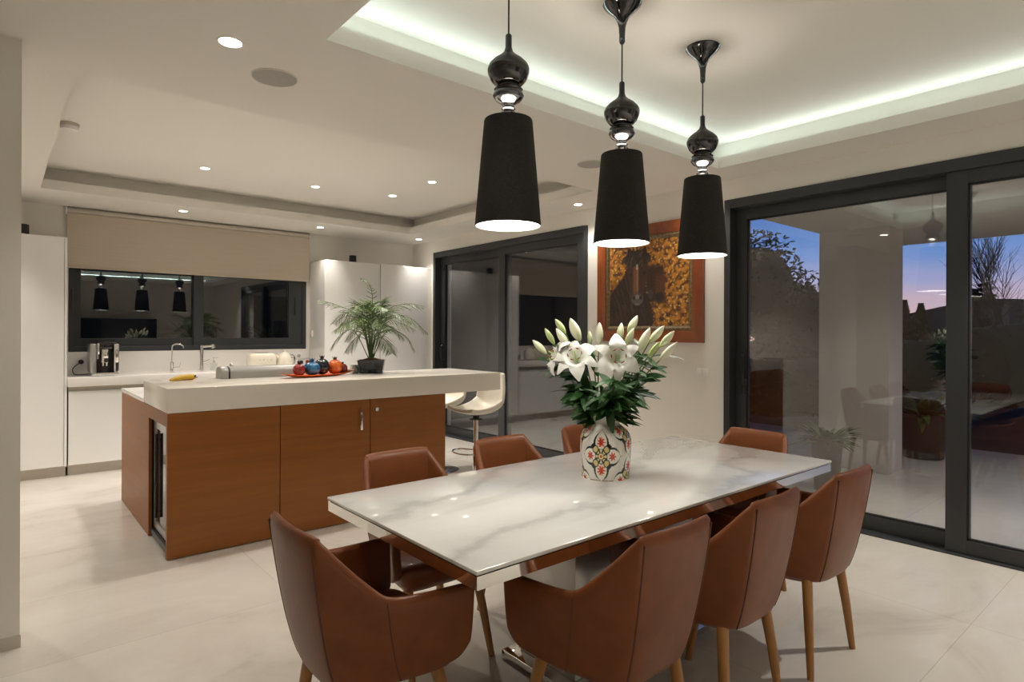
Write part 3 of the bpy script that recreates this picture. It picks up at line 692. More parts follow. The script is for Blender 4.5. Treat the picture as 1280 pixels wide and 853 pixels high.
# roller blind
t = thing('roller_blind', 'beige roller blind half lowered over the kitchen window', 'blind', (1.81, 7.69, 2.64))
bl = MB(); NB = 40
bl.box(.545, 3.075, 7.690, 7.694, 2.075, 2.622); bl.build('fabric', M['blind'], t, smooth=False)
B(.545, 3.075, 7.684, 7.700, 2.055, 2.078, bev=.004).build('bottom_bar', M['blind'], t)
MB().lathe([(.028,.545),(.028,3.075)], (0,7.712,2.650), 20, axis='x').build('roller', M['kick'], t)
for x in (.532, 3.078): B(x, x+.010, 7.675, YB-.001, 2.60, 2.685).build('bracket', M['white'], t, smooth=False)
tag(MB().tube([(3.088,7.70,2.60),(3.088,7.70,1.40)], .003, 6).build('blind_chain', M['white']), 'thin white pull chain hanging beside the blind', 'chain')
t = thing('chain_cleat', 'small cream cleat by the window holding the blind chain', 'cleat', (3.085, 7.64, 1.36))
B(3.078, 3.1015, 7.61, 7.65, 1.345, 1.425, bev=.004).build('plate', M['cream'], t)
MB().tube([(3.080,7.63,1.40),(3.070,7.62,1.385)], .004, 6).build('hook', M['white'], t)
# little speakers on the cabinets
for x, y, lab in ((.185, 7.45, 'small black speaker on top of the left tall cabinet'), (3.60, 7.52, 'small black speaker on top of the right tall cabinets')):
    t = thing('small_speaker', lab, 'speaker', (x, y, 2.309), 0, 'small black speakers on the cabinets')
    MB().lathe([(.045,2.309),(.047,2.312),(.047,2.42),(.042,2.425)], (x,y,0), 24).build('body', M['black'], t)
    B(x-.012, x+.012, y-.050, y-.046, 2.325, 2.333).build('badge', M['steel'], t, smooth=False)

# coffee machine
t = thing('coffee_machine', 'chrome and black bean to cup coffee machine on the worktop', 'coffee machine', (.83, 7.42, CT))
x0, x1, y0, y1 = .705, .955, 7.30, 7.60
B(x0+.01, x1-.01, 7.42, y1, CT+.02, CT+.335, bev=.012).build('body', M['black'], t)
MB().box(x0, x0+.055, 7.32, y1-.01, CT+.03, CT+.325, .014, 3).build('side_panel', M['steel'], t)
MB().box(x1-.050, x1, 7.32, y1-.01, CT+.03, CT+.325, .014, 3).build('side_panel', M['chrome'], t)
B(x0+.01, x1-.01, y0-.01, 7.45, CT+.004, CT+.035, bev=.008).build('drip_tray', M['chrome'], t)
B(x0+.06, x1-.06, 7.335, 7.43, CT+.245, CT+.345, bev=.012).build('control_panel', M['black_gloss'], t)
sp = MB(); sp.box(.800, .860, 7.32, 7.40, CT+.13, CT+.27, .010); sp.tube([(.815,7.33,CT+.15),(.815,7.33,CT+.10)], .008, 8); sp.tube([(.845,7.33,CT+.15),(.845,7.33,CT+.10)], .008, 8)
sp.build('spout', M['chrome'], t)
B(.765, .785, 7.33, 7.345, CT+.17, CT+.33, bev=.004).build('milk_spout', M['chrome'], t)
MB().lathe([(.05,CT+.336),(.045,CT+.350),(.01,CT+.352)], (.83,7.50,0), 20).build('bean_lid', M['black_gloss'], t)
t = thing('power_cable', 'black cable looping from the wall plug beside the coffee machine', 'cable', (.63, 7.6, CT))
cb = MB().tube(catmull([(.665,7.70,1.085),(.64,7.66,1.07),(.59,7.62,1.02),(.60,7.60,.968),(.66,7.58,.961),(.72,7.57,.966)], 6), .0045, 6); cb.build('flex', M['black'], t)
MB().lathe([(.022,7.690),(.024,7.70),(.024,7.7225)], (.665,0,1.085), 16, axis='y').build('plug', M['black'], t)
def socket(x, z, lab):
    t = thing('wall_socket', lab, 'socket', (x, YB-.012, z), 0, 'sockets on the backsplash')
    B(x-.042, x+.042, YB-.017, YB-.0122, z-.042, z+.042, bev=.003).build('plate', M['white'], t)
    MB().lathe([(.021,YB-.0195),(.022,YB-.017),(.018,YB-.0168)], (x,0,z), 20, axis='y').build('insert', M['grille'], t)
socket(.665, 1.085, 'white wall socket behind the coffee machine plug')
socket(2.87, 1.10, 'wall socket left of two, above the wire rack'); socket(2.96, 1.10, 'wall socket right of two, above the wire rack')
# taps
t = thing('filter_tap', 'slim chrome swan neck water tap, left of the two taps', 'tap', (1.475, 7.55, CT))
MB().tube(catmull([(1.475,7.55,CT+.08),(1.475,7.55,CT+.22),(1.477,7.548,CT+.285),(1.50,7.54,CT+.31),(1.545,7.52,CT+.31),(1.575,7.505,CT+.29),(1.578,7.502,CT+.265)], 5), .0075, 10).build('spout', M['chrome'], t)
MB().lathe([(.024,CT),(.024,CT+.004),(.019,CT+.006),(.019,CT+.11),(.010,CT+.115)], (1.475,7.55,0), 20).build('body', M['chrome'], t)
MB().tube([(1.49,7.545,CT+.05),(1.545,7.52,CT+.055)], .006, 8).tube([(1.545,7.52,CT+.055),(1.552,7.52,CT+.10)], .004, 8).build('lever', M['chrome'], t)
t = thing('kitchen_tap', 'chrome pillar kitchen tap, right of the two taps', 'tap', (1.775, 7.55, CT))
MB().lathe([(.027,CT),(.027,CT+.006),(.020,CT+.008),(.020,CT+.29),(.018,CT+.296)], (1.775,7.55,0), 20).build('body', M['chrome'], t)
MB().tube([(1.775,7.55,CT+.28),(1.83,7.53,CT+.285),(1.885,7.505,CT+.29)], .013, 12).tube([(1.880,7.507,CT+.305),(1.890,7.502,CT+.262)], .021, 12).build('spout', M['chrome'], t)
MB().tube([(1.79,7.54,CT+.10),(1.85,7.515,CT+.13)], .007, 8).build('lever', M['chrome'], t)
t = thing('soap_dispenser', 'clear glass soap pump bottle beside the right tap', 'soap dispenser', (1.885, 7.50, CT))
MB().box(1.855, 1.925, 7.47, 7.53, CT+.001, CT+.095, .008).build('bottle', M['soap_glass'], t)
MB().lathe([(.012,CT+.096),(.012,CT+.12),(.005,CT+.122),(.005,CT+.148),(.013,CT+.150),(.013,CT+.157)], (1.89,7.50,0), 14).tube([(1.89,7.50,CT+.153),(1.93,7.488,CT+.150)], .004, 6).build('pump', M['chrome'], t)
t = thing('counter_button', 'short steel cylinder standing on the worktop right of the soap', 'sink control', (2.075, 7.48, CT))
MB().lathe([(.021,CT),(.021,CT+.075),(.019,CT+.078)], (2.075,7.48,0), 20).build('body', M['steel'], t)
MB().lathe([(.019,CT+.0785),(.015,CT+.086),(.001,CT+.087)], (2.075,7.48,0), 20).build('cap', M['chrome'], t)
# cream toaster and kettle
def rbox(hx, hy, z, r):
    pts = []
    for cx, cy, a0 in ((1,1,0), (-1,1,90), (-1,-1,180), (1,-1,270)):
        for k in range(7):
            a = math.radians(a0+k*15); pts.append(((hx-r)*cx+r*math.cos(a), (hy-r)*cy+r*math.sin(a), z))
    return pts
t = thing('toaster', 'rounded cream toaster with chrome lettering on the worktop', 'toaster', (2.405, 7.45, CT))
lay = [(.150,.085,.018,.05),(.160,.095,.03,.06),(.160,.095,.13,.06),(.155,.090,.17,.06),(.140,.078,.193,.06),(.110,.05,.200,.04)]
MB().loft([at(rbox(a, b, z, r), 2.405, 7.45, CT) for a, b, z, r in lay]).build('body', M['cream'], t, ang=60)
MB().loft([at(rbox(a, b, z, r), 2.405, 7.45, CT) for a, b, z, r in ((.152,.086,.0,.05),(.155,.09,.006,.05),(.152,.086,.017,.05))]).build('base', M['chrome'], t)
sl_ = MB(); sl_.box(2.33, 2.48, 7.425, 7.440, CT+.1995, CT+.203); sl_.box(2.33, 2.48, 7.462, 7.477, CT+.1995, CT+.203); sl_.build('slot', M['black'], t, smooth=False)
MB().box(2.566, 2.576, 7.44, 7.46, CT+.12, CT+.14, .003).build('lever', M['chrome'], t)
def letter(mb, ch_, x, y, z, s):
    g = {'S':[(1,2,0,2),(0,2,0,1),(0,1,1,1),(1,1,1,0),(1,0,0,0)], 'M':[(0,0,0,2),(0,2,.5,1),(.5,1,1,2),(1,2,1,0)], 'E':[(1,2,0,2),(0,2,0,0),(0,0,1,0),(0,1,.8,1)], 'G':[(1,2,0,2),(0,2,0,0),(0,0,1,0),(1,0,1,1),(1,1,.5,1)]}[ch_]
    for a, b, c_, d in g: mb.tube([(x+a*s*.5, y, z+b*s*.5), (x+c_*s*.5, y, z+d*s*.5)], s*.10, 6)
lt = MB()
for k, q in enumerate('SMEG'): letter(lt, q, 2.352+k*.044, 7.3545, CT+.108, .022)
lt.build('lettering', M['steel'], t)
t = thing('kettle', 'cream kettle with chrome base and handle beside the toaster', 'kettle', (2.675, 7.45, CT))
MB().lathe([(.098,.022),(.100,.03),(.094,.08),(.082,.135),(.070,.165),(.060,.178)], (2.675,7.45,CT), 32).build('body', M['cream'], t)
MB().lathe([(.100,0),(.103,.006),(.100,.021)], (2.675,7.45,CT), 32).build('base', M['chrome'], t)
MB().lathe([(.060,.1785),(.052,.196),(.025,.206),(.012,.208),(.013,.222),(.006,.226)], (2.675,7.45,CT), 28).build('lid', M['cream'], t)
MB().tube(catmull([(2.745,7.45,CT+.16),(2.79,7.45,CT+.155),(2.805,7.45,CT+.10),(2.785,7.45,CT+.045),(2.765,7.45,CT+.04)], 5), .010, 8).build('handle', M['chrome'], t)
MB().tube([(2.60,7.45,CT+.14),(2.572,7.45,CT+.17)], [.022,.012], 10).build('spout', M['cream'], t)
lt = MB()
for k, q in enumerate('SMEG'): letter(lt, q, 2.634+k*.024, 7.3605, CT+.085, .013)
lt.build('lettering', M['steel'], t)
t = thing('wire_rack', 'small chrome wire rack in the corner beside the kettle', 'rack', (2.95, 7.48, CT))
rk = MB()
for zz in (.012, .11):
    rk.tube([(2.845,7.40,CT+zz),(3.06,7.40,CT+zz),(3.06,7.58,CT+zz),(2.845,7.58,CT+zz)], .004, 6, closed=True)
for x, y in ((2.845,7.40),(3.06,7.40),(3.06,7.58),(2.845,7.58)): rk.tube([(x,y,CT),(x,y,CT+.115)], .004, 6)
for k in range(6): rk.tube([(2.875+k*.031,7.40,CT+.012),(2.875+k*.031,7.58,CT+.012)], .0025, 6)
rk.build('frame', M['chrome'], t)
for x, m_, lab in ((2.89, M['dark_glaze'], 'dark jar in the left of the wire rack'), (2.99, M['red_glaze'], 'reddish jar in the right of the wire rack')):
    t = thing('spice_jar', lab, 'jar', (x, 7.49, CT+.016), 0, 'jars in the wire rack')
    MB().lathe([(.030,.016),(.032,.02),(.032,.085),(.026,.095)], (x,7.49,CT), 20).build('body', m_, t)
    MB().lathe([(.027,.0955),(.027,.112),(.02,.114)], (x,7.49,CT), 20).build('lid', M['steel'], t)

# ------------------------------------------------------------------ painting and switch on the right wall
t = thing('framed_painting', 'framed painting of two dark horses among orange autumn leaves', 'painting', (XR, 3.5, 1.88))
fy0, fy1, fz0, fz1 = 2.915, 4.115, 1.325, 2.425
def ring(mb, a0, a1, c0, c1, w_, xo, xi):
    # mitred moulding: outer depth xo, inner depth xi in front of the wall
    o = [(a0,c0),(a1,c0),(a1,c1),(a0,c1)]; i_ = [(a0+w_,c0+w_),(a1-w_,c0+w_),(a1-w_,c1-w_),(a0+w_,c1-w_)]
    mid = [((p[0]+q[0])/2, (p[1]+q[1])/2) for p, q in zip(o, i_)]
    loops = [[(XR-.001, *p) for p in o], [(XR-xo, *p) for p in o], [(XR-xo-.006, *p) for p in mid], [(XR-xi, *p) for p in i_], [(XR-.001, *p) for p in i_]]
    mb.grid(loops, True)
fm = MB(); ring(fm, fy0, fy1, fz0, fz1, .105, .035, .030); fm.build('frame', M['frame_wood'], t, ang=20)
fm = MB(); ring(fm, fy0+.105, fy1-.105, fz0+.105, fz1-.105, .045, .022, .014); fm.build('liner', M['slip'], t, ang=20)
cy0, cy1, cz0, cz1 = fy0+.15, fy1-.15, fz0+.15, fz1-.15
def lerp3(a, b, q): return tuple(a[i]+(b[i]-a[i])*q for i in range(3))
def sst(a, b, x):
    q = max(0, min(1, (x-a)/(b-a))); return q*q*(3-2*q)
def paint(s, t_):
    # s: 0 left .. 1 right as hung, t_: 0 bottom .. 1 top
    v = Vector((s*9, t_*9, 0)); n1 = noise.noise(v*2.2); n2 = noise.noise(v*4.7+Vector((5,1,2))); n3 = noise.noise(v*1.0+Vector((1,7,3)))
    col = lerp3((.16,.055,.010), (.50,.20,.022), sst(-.35,.4,n1+.3*n2)); col = lerp3(col, (.72,.46,.12), sst(.2,.55,n2+.25*n3)); col = lerp3(col, (.07,.025,.008), sst(.22,.6,-n1-.5*n2))
    def put(c_, a): nonlocal col; col = lerp3(col, c_, max(0, min(1, a)))
    wob = .015*n2
    # second horse behind, right
    a = sst(.030, -.015, abs(s-.60+ .10*(t_-.5))-(.115+.04*(t_-.5))+wob)*sst(.22,.30,t_)*sst(.76,.66,t_); put((.040,.014,.006), a)
    a = sst(.02, -.01, abs(s-.665)-.055+wob)*sst(.27,.33,t_)*sst(.62,.55,t_); put((.085,.028,.010), a)
    a = sst(.02,-.01, math.hypot((s-.655)/.07, (t_-.33)/.075)-.75); put((.018,.013,.012), a)
    a = sst(.02,-.01, math.hypot((s-.545)/.045, (t_-.37)/.07)-.75); put((.05,.04,.038), a)
    # neck and body of the front horse
    edge = .52-.10*max(0,t_-.35)+.03*math.sin(t_*9); left = -.05+.30*sst(.25,.75,t_)
    a = sst(.02,-.02, s-edge-.06*sst(.35,.0,t_)+wob)*sst(-.02,.02, s-left+wob)*sst(.80,.70,t_); put((.022,.010,.006), a)
    m_ = max(0, noise.noise(Vector((s*34+t_*9, t_*7, 2)))); put((.13,.055,.02), a*m_*.7*sst(.4,.1,abs(s-.2)))
    # head: long face tapering to the muzzle
    cx = .375; hw = .075+.065*sst(.30,.68,t_)
    a = sst(.014,-.014, abs(s-cx)-hw+wob*.4)*sst(.25,.30,t_)*sst(.84,.76,t_); put((.052,.019,.008), a)
    put((.20,.085,.028), a*sst(.35,.0,abs(s-cx+.035)/.10)*.8*sst(.30,.42,t_)); put((.34,.19,.085), a*sst(.5,.0,abs(s-cx)/.045)*.75*sst(.34,.45,t_))
    put((.010,.006,.005), sst(.02,-.01, math.hypot((s-cx-.085)/.020, (t_-.62)/.028)-.7)); put((.010,.006,.005), sst(.02,-.01, math.hypot((s-cx+.085)/.020, (t_-.62)/.028)-.7))
    mz = sst(.10,-.10, math.hypot((s-cx)/.085, (t_-.315)/.075)-.9); put((.095,.080,.080), mz); put((.02,.013,.012), sst(.1,-.1, math.hypot((s-cx-.045)/.022,(t_-.335)/.03)-.8)); put((.02,.013,.012), sst(.1,-.1, math.hypot((s-cx+.045)/.022,(t_-.335)/.03)-.8))
    put((.30,.27,.26), sst(.1,-.1, math.hypot((s-cx)/.035,(t_-.345)/.035)-.7)*.6); put((.16,.17,.19), sst(.1,-.1, math.hypot((s-cx)/.05,(t_-.258)/.02)-.7)*.7)
    # forelock, mane and ears
    fl = sst(.02,-.02, math.hypot((s-.36)/.20, (t_-.80)/.115)-.9+.22*noise.noise(Vector((s*22,t_*10,9)))); put((.030,.016,.010), fl); put((.13,.075,.045), fl*max(0,noise.noise(Vector((s*40-t_*18,t_*10,4)))))
    for ex_ in (.27, .47): put((.030,.014,.008), sst(.02,-.02, math.hypot((s-ex_)/.035, (t_-.88)/.07)-.8))
    put((.55,.48,.40), sst(.1,-.1, math.hypot((s-cx+.005)/.02,(t_-.70)/.05)-.7)*.6)
    put((.045,.014,.006), sst(.25,.05,t_)*.35*sst(.75,.4,s))
    return col
def colored(name, rows, cols_, m_, parent, closed=False, ang=60, smooth=True):
    bm = bmesh.new(); vs = [[bm.verts.new(p) for p in r] for r in rows]; lay = bm.loops.layers.float_color.new('Col')
    cm = {}
    for r, cr in zip(vs, cols_):
        for v, c_ in zip(r, cr): cm[v] = c_
    for i in range(len(vs)-1):
        n = len(vs[i])
        for k in range(n if closed else n-1):
            f = bm.faces.new((vs[i][k], vs[i][(k+1)%n], vs[i+1][(k+1)%n], vs[i+1][k])); f.smooth = smooth
            for l in f.loops: l[lay] = (*cm[l.vert], 1)
    o = Vector(ORG.get(parent.name, (0,0,0))); bmesh.ops.translate(bm, verts=bm.verts, vec=-o)
    me = bpy.data.meshes.new(name); bm.to_mesh(me); bm.free(); me.materials.append(m_)
    ob = bpy.data.objects.new(name, me); C.objects.link(ob); ob.parent = parent; ORG[ob.name] = tuple(o); return ob
NP = 150; rows = []; cc = []
for j in range(NP+1):
    r = []; q = []
    for i in range(NP+1):
        s, t_ = i/NP, j/NP; r.append((XR-.012-.002*noise.noise(Vector((s*60,t_*60,0))), cy1-(cy1-cy0)*s, cz0+(cz1-cz0)*t_)); q.append(paint(s, t_))
    rows.append(r); cc.append(q)
cv = colored('canvas', rows, cc, M['painting'], t); q = cv.modifiers.new('thickness', 'SOLIDIFY'); q.thickness = .006; q.offset = 0
t = thing('light_switch', 'white two gang light switch on the wall left of the large door', 'switch', (XR, 2.925, 1.06))
B(XR-.010, XR, 2.870, 2.985, 1.025, 1.105, bev=.003).build('plate', M['white'], t)
for y in (2.880, 2.932): B(XR-.015, XR-.0102, y, y+.046, 1.036, 1.094, bev=.002).build('rocker', M['white'], t)

# ------------------------------------------------------------------ vase with lilies
VX, VY = 2.092, 1.812
t = thing('vase', 'white ceramic vase painted with red and black medallions, holding lilies', 'vase', (VX, VY, TZ))
prof = catmull([(.000,0,.001),(.098,0,.0),(.106,0,.004),(.1085,0,.03),(.1125,0,.09),(.114,0,.15),(.111,0,.180),(.098,0,.208),(.077,0,.226),(.064,0,.236),(.058,0,.248),(.0575,0,.266),(.059,0,.274),(.056,0,.276),(.053,0,.272),(.053,0,.255),(.056,0,.235),(.06,0,.22)], 7)
def petal4(x, y):
    # quatrefoil medallion; x, y in metres about its centre, y up, returns colour or None
    x, y = x/.082, y/.102; ax, ay = abs(x), abs(y); r = math.hypot(x, y)
    def lobe(cx, cy, rx, ry): return math.hypot((x-cx)/rx, (y-cy)/ry)
    def ogee(p, q):
        v = (q-.12)/.93
        return 9 if v <= 0 or v >= 1 else abs(p)/(.98*v**.75*(1-v)**.70)
    best = min(ogee(x, y), ogee(x, -y), ogee(y, x), ogee(y, -x))
    tips = max(ax*1.0+ay*2.4, 0); tip = min(ax*2.2+ay, ax+ay*2.2)
    dia = min(best, r/.62, 1.06*min((ax*2.6+ay)/1.05, (ax+ay*2.6)/1.05))
    if dia > 1.13: return None
    if dia > .85: return (.012,.012,.016)
    col = (.80,.77,.68)
    for cx, cy in ((0,.60),(0,-.60),(.60,0),(-.60,0)):
        dx, dy = x-cx, y-cy; rr = math.hypot(dx, dy); a = math.atan2(dy, dx)
        if rr < .155+.05*math.cos(7*a): return (.52,.045,.018)
        if rr < .235 and cx == 0: col = (.66,.22,.04) if math.cos(9*a) > .2 else col
    for sx in (1, -1):
        for sy in (1, -1):
            rr = math.hypot(x-sx*.30, y-sy*.30)
            if rr < .13: return (.62,.50,.20)
            if rr < .18: return (.012,.012,.016)
    if r < .07: return (.52,.06,.02)
    if r < .13: return (.70,.60,.30)
    if r < .17: return (.012,.012,.016)
    if r < .30:
        a = math.atan2(y, x); return (.66,.56,.28) if math.cos(8*a) > -.25 else (.02,.02,.025)
    if r < .34: return (.012,.012,.016)
    return col
a0 = math.atan2(-VY, -VX)     # side that faces the room's doorway
def vase_col(a, z, r):
    base = (.74,.71,.65)
    for k in range(5):
        for zc_ in ((.108,) if k in (0, 2) else (.0, .216)):
            d = (a-a0+.17-k*2*PI/5+PI)%(2*PI)-PI; c_ = petal4(d*.112, z-zc_)
            if c_: break
        if c_: break
    if True:
        if c_ and z < .232: return c_
    if z < .003: return (.25,.12,.06)
    return base
rows = []; cc = []; NS = 300; fine = []
for i in range(len(prof)-1):
    seg = (prof[i+1]-prof[i]).length; k = max(1, int(seg/.0022))
    for j in range(k): fine.append(prof[i].lerp(prof[i+1], j/k))
fine.append(prof[-1])
for p in fine:
    r = max(p.x, 1e-5); rows.append([(VX+r*math.cos(2*PI*k/NS), VY+r*math.sin(2*PI*k/NS), TZ+p.z) for k in range(NS)]); cc.append([vase_col(2*PI*k/NS, p.z, r) for k in range(NS)])
colored('body', rows, cc, M['vase'], t, closed=True)
KV = .00360/3.4125
def bq(cx, cy, dep):   # bouquet frame: lateral and height measured in the bouquet's plane through the vase axis, plus depth
    q = Vector((VX, VY, 0))+rt*((cx/3.4125+640-757.5)*.00360*(1+dep/2.73))+fw*dep
    return Vector((q.x, q.y, 1.40+(417-(cy/3.4125+370))*.00360*(1+dep/2.73)))
mouth = Vector((VX, VY, TZ+.262))
def stem_path(end, lean, r0):
    a = mouth+Vector((lean.x*r0, lean.y*r0, -.13)); b = mouth+Vector((lean.x*.036, lean.y*.036, 0)); m_ = b.lerp(end, .5)+Vector((0,0,.02)); return catmull([a*1.0, b, m_, end], 5)
def leaves_on(path, n, lo, hi, ln, wd):
    mb = MB(); N_ = len(path)
    for i in range(n):
        q = lo+(hi-lo)*(i+random.random()*.6)/n; k = q*(N_-1); i0 = min(int(k), N_-2); p = path[i0].lerp(path[i0+1], k-i0)
        a = random.uniform(0, 2*PI); out = Vector((p.x-VX, p.y-VY, 0)); out = out.normalized() if out.length > .01 else Vector((1,0,0))
        d = Vector((math.cos(a), math.sin(a), 0))*.65+out*.75+Vector((0,0,random.uniform(-.28,.40)))
        ro = random.uniform(-1.1, 1.1); mb.blade(p, d, Vector((0,0,1))*math.cos(ro)+Vector((math.cos(a+1.57), math.sin(a+1.57), 0))*math.sin(ro)-fw*.5, ln*random.uniform(.75,1.2), wd*random.uniform(.9,1.35), random.uniform(.05,.35), 7, .13)
    return mb
def bud_mesh(t, tip, base, wd, green, name='bud'):
    d = tip-base; Lg = d.length; d.normalize(); u = d.cross(Vector((.3,.5,.8))).normalized(); w_ = d.cross(u); rows = []; cc = []
    for i in range(15):
        q = i/14; r = wd*1.22*(math.sin(PI*min(1, .04+q*.95))**.75)*(1-.18*q) if q < 1 else .0008; r = max(r, .0008); row = []; cr = []
        for k in range(18):
            a = 2*PI*k/18; rr = r*(1+.09*math.cos(3*a)); row.append(base+d*(Lg*q)+(u*math.cos(a)+w_*math.sin(a))*rr)
            g = max(0, min(1, green+.35*math.cos(3*a)*.6+.35*(1-q)-.25)); cr.append(lerp3((.74,.72,.56), (.30,.42,.09), g))
        rows.append(row); cc.append(cr)
    colored(name, rows, cc, M['bud'], t, closed=True)
def lily_thing(label, end):
    t = thing('lily_stem', label, 'flower', (VX, VY, TZ+.14), 0, 'white lilies in the painted vase'); out = Vector((end.x-VX, end.y-VY, 0)); out = out.normalized() if out.length > .01 else Vector((1,0,0))
    return t, out
def bud_stem(tip, base, dep, wd, green, label, nl=7, low=.30):
    tp, bs = bq(*tip, dep), bq(*base, dep); t, out = lily_thing(label, bs); path = stem_path(bs, out, .02); n = len(path)
    MB().tube(path, [.0042-.0014*i/(n-1) for i in range(n)], 7).build('stem', M['stem'], t)
    bud_mesh(t, tp, bs, wd, green)
    leaves_on(path, nl, low, .93, .115, .026).build('foliage', M['leaf'], t, ang=180)
BUDS = [((90,188),(150,247),.02,.0135,.35,'pale lily bud pointing out farthest left of the bouquet'),
 ((147,138),(188,206),.05,.012,.75,'green lily bud second from the left'),
 ((188,98),(232,160),.03,.013,.75,'green lily bud above the left open flower, upper left of the bouquet'),
 ((185,138),(238,218),-.02,.015,.15,'creamy lily bud in front of the upper left green bud'),
 ((248,94),(290,192),.0,.020,.25,'large creamy lily bud standing tall over the left open flower'),
 ((338,148),(345,205),.06,.011,.45,'small lily bud at the middle, left of the tall central bud'),
 ((374,112),(370,212),.0,.0165,.10,'tall white lily bud upright in the middle of the bouquet'),
 ((472,113),(462,195),.03,.0145,.35,'upright lily bud just right of the middle flower'),
 ((541,82),(500,158),.04,.0155,.30,'highest pale lily bud right of the middle'),
 ((515,136),(480,210),-.03,.014,.45,'pale green lily bud in front of the highest right bud'),
 ((588,134),(540,232),-.01,.018,.0,'half open white lily bud right of the middle'),
 ((652,124),(585,200),.01,.0155,.30,'creamy green lily bud leaning right, upper of the right three'),
 ((690,147),(628,215),-.02,.015,.45,'green tipped lily bud leaning right, middle of the right three'),
 ((699,194),(622,274),-.05,.0155,.12,'white lily bud leaning farthest right, lowest of the three'),
 ((622,192),(572,255),-.07,.011,.85,'slim green lily bud low on the right side')]
for a in BUDS: bud_stem(*a)
def flower_stem(c_, dep, face, scale, label, spin=0., opens=None):
    ct = bq(*c_, dep); t, out = lily_thing(label, ct); f = Vector(face).normalized(); throat = ct-f*.052*scale
    path = stem_path(throat, out, .02); n = len(path)
    MB().tube(path, [.0045-.0014*i/(n-1) for i in range(n)], 7).build('stem', M['stem'], t)
    leaves_on(path, 8, .3, .9, .12, .027).build('foliage', M['leaf'], t, ang=180)
    ux = f.cross(Vector((0,0,1))).normalized(); uy = ux.cross(f)
    fl = MB().lathe([(.004,0),(.005,.004)], (0,0,0), 8)
    bmesh.ops.translate(fl.bm, verts=fl.bm.verts, vec=throat); fl = fl.build('flower', M['petal'], t)
    for k in range(6):
        a = spin+2*PI*k/6; rad = ux*math.cos(a)+uy*math.sin(a); tang = f.cross(rad); rows = []; wide = .034 if k%2 == 0 else .024
        op = opens[k] if opens else 1.
        for i in range(13):
            q = i/12; ro = (.006+.095*q**1.35*op)*scale; hf = (.075*math.sin(min(1,q*1.15)*PI*.5)-.050*max(0,q-.5)**1.4*2.4*op)*scale
            w_ = wide*scale*(math.sin(PI*min(.985, .06+q*.93))**.75)
            ruf = .004*scale*math.sin(q*14+k*2)
            rows.append([throat+rad*ro+f*hf+tang*(w_*s_)+f*((.35*w_*s_*s_*(1 if q < .55 else -.4))+ruf*abs(s_)) for s_ in (-1,-.5,0,.5,1)])
        mb = MB(); mb.grid(rows); mb.build('petal', M['petal'], fl, ang=180)
    pm = MB().tube([throat+f*.01, throat+f*.05*scale, throat+f*.092*scale+uy*.006], [.0022,.0018,.0034], 7); pm.build('pistil', M['pistil'], fl)
    for k in range(6):
        a = spin+.5+2*PI*k/6; rad = ux*math.cos(a)+uy*math.sin(a); e_ = throat+f*.078*scale+rad*.028*scale
        sm = MB().tube([throat+f*.01, throat+f*.05*scale+rad*.012*scale, e_], .0011, 5); sm.build('filament', M['pistil'], fl)
        tg = f.cross(rad); MB().tube([e_-tg*.008*scale, e_, e_+tg*.008*scale], [.0015,.0032,.0015], 6).build('anther', M['stamen'], fl)
toward = -fw
flower_stem((436,262), -.10, toward*.95+Vector((0,0,.25)), 1.12, 'large white lily in full bloom facing forward, centre of the bouquet', PI/6+PI/3)
flower_stem((262,262), -.07, toward*.75-rt*.25+Vector((0,0,.55)), 1.08, 'white lily in full bloom left of centre with red anthers', .3)
flower_stem((185,255), -.01, toward*.15-rt*.80+Vector((0,0,.35)), .95, 'white open lily turned to the left edge of the bouquet', .1)
flower_stem((545,205), .05, rt*.55+Vector((0,0,.8))+toward*.1, .72, 'white lily just opening, behind the right hand buds', .2, [.5,.4,.5,.4,.5,.4])
t, out = lily_thing('leafy lily stalk without a flower, its long leaf hanging over the vase rim in front', mouth+toward*.05+Vector((0,0,.10)))
path = stem_path(mouth+toward*.07+Vector((0,0,.11)), out, .02); MB().tube(path, .0035, 7).build('stem', M['stem'], t)
mb = leaves_on(path, 14, .45, 1., .12, .03); q_ = path[-1]
for d_, ln_ in ((rt*.12+Vector((0,0,-1))+toward*.35, .15), (-rt*.8+toward*.5+Vector((0,0,-.2)), .13), (rt*.8+toward*.5+Vector((0,0,-.1)), .13), (-rt*.3+toward*.6+Vector((0,0,.5)), .12), (rt*.35+toward*.6+Vector((0,0,.4)), .12)): mb.blade(q_-Vector((0,0,.03)), d_, toward, ln_, .034, .15, 7, .12)
mb.build('foliage', M['leaf'], t, ang=180)
# leafy greenery that fills the bouquet below the flowers
leafspots = [((215,370),(-1,0,-.1)),((195,440),(-1,0,-.25)),((320,490),(-.9,-.4,-.2)),((600,310),(.8,-.2,-.5)),((640,380),(.8,0,-.7)),((590,480),(.8,0,-.6)),((560,400),(.9,.1,-.2)),((460,520),(.15,-.6,-1)),((380,470),(-.1,-.6,-.8)),((520,470),(.6,-.3,-.5)),((300,430),(-.8,-.3,-.1)),((630,440),(1,0,-.4))]
for k in range(5):
    a_ = 2*PI*k/5+.4; e_ = mouth+Vector((math.cos(a_)*.12, math.sin(a_)*.12, .13+.05*(k%2)))
    lab = ['leafy lily stalk without a flower arching over the left of the vase mouth', 'leafy lily stalk without a flower at the back right of the vase', 'leafy lily stalk without a flower at the back left of the vase', 'leafy lily stalk without a flower hanging over the front of the vase', 'leafy lily stalk without a flower spreading low on the right'][k]
    t, out = lily_thing(lab, e_); path = stem_path(e_, out, .02)
    MB().tube(path, .0035, 7).build('stem', M['stem'], t)
    leaves_on(path, 22, .40, 1.0, .135, .031).build('foliage', M['leaf'], t, ang=180)

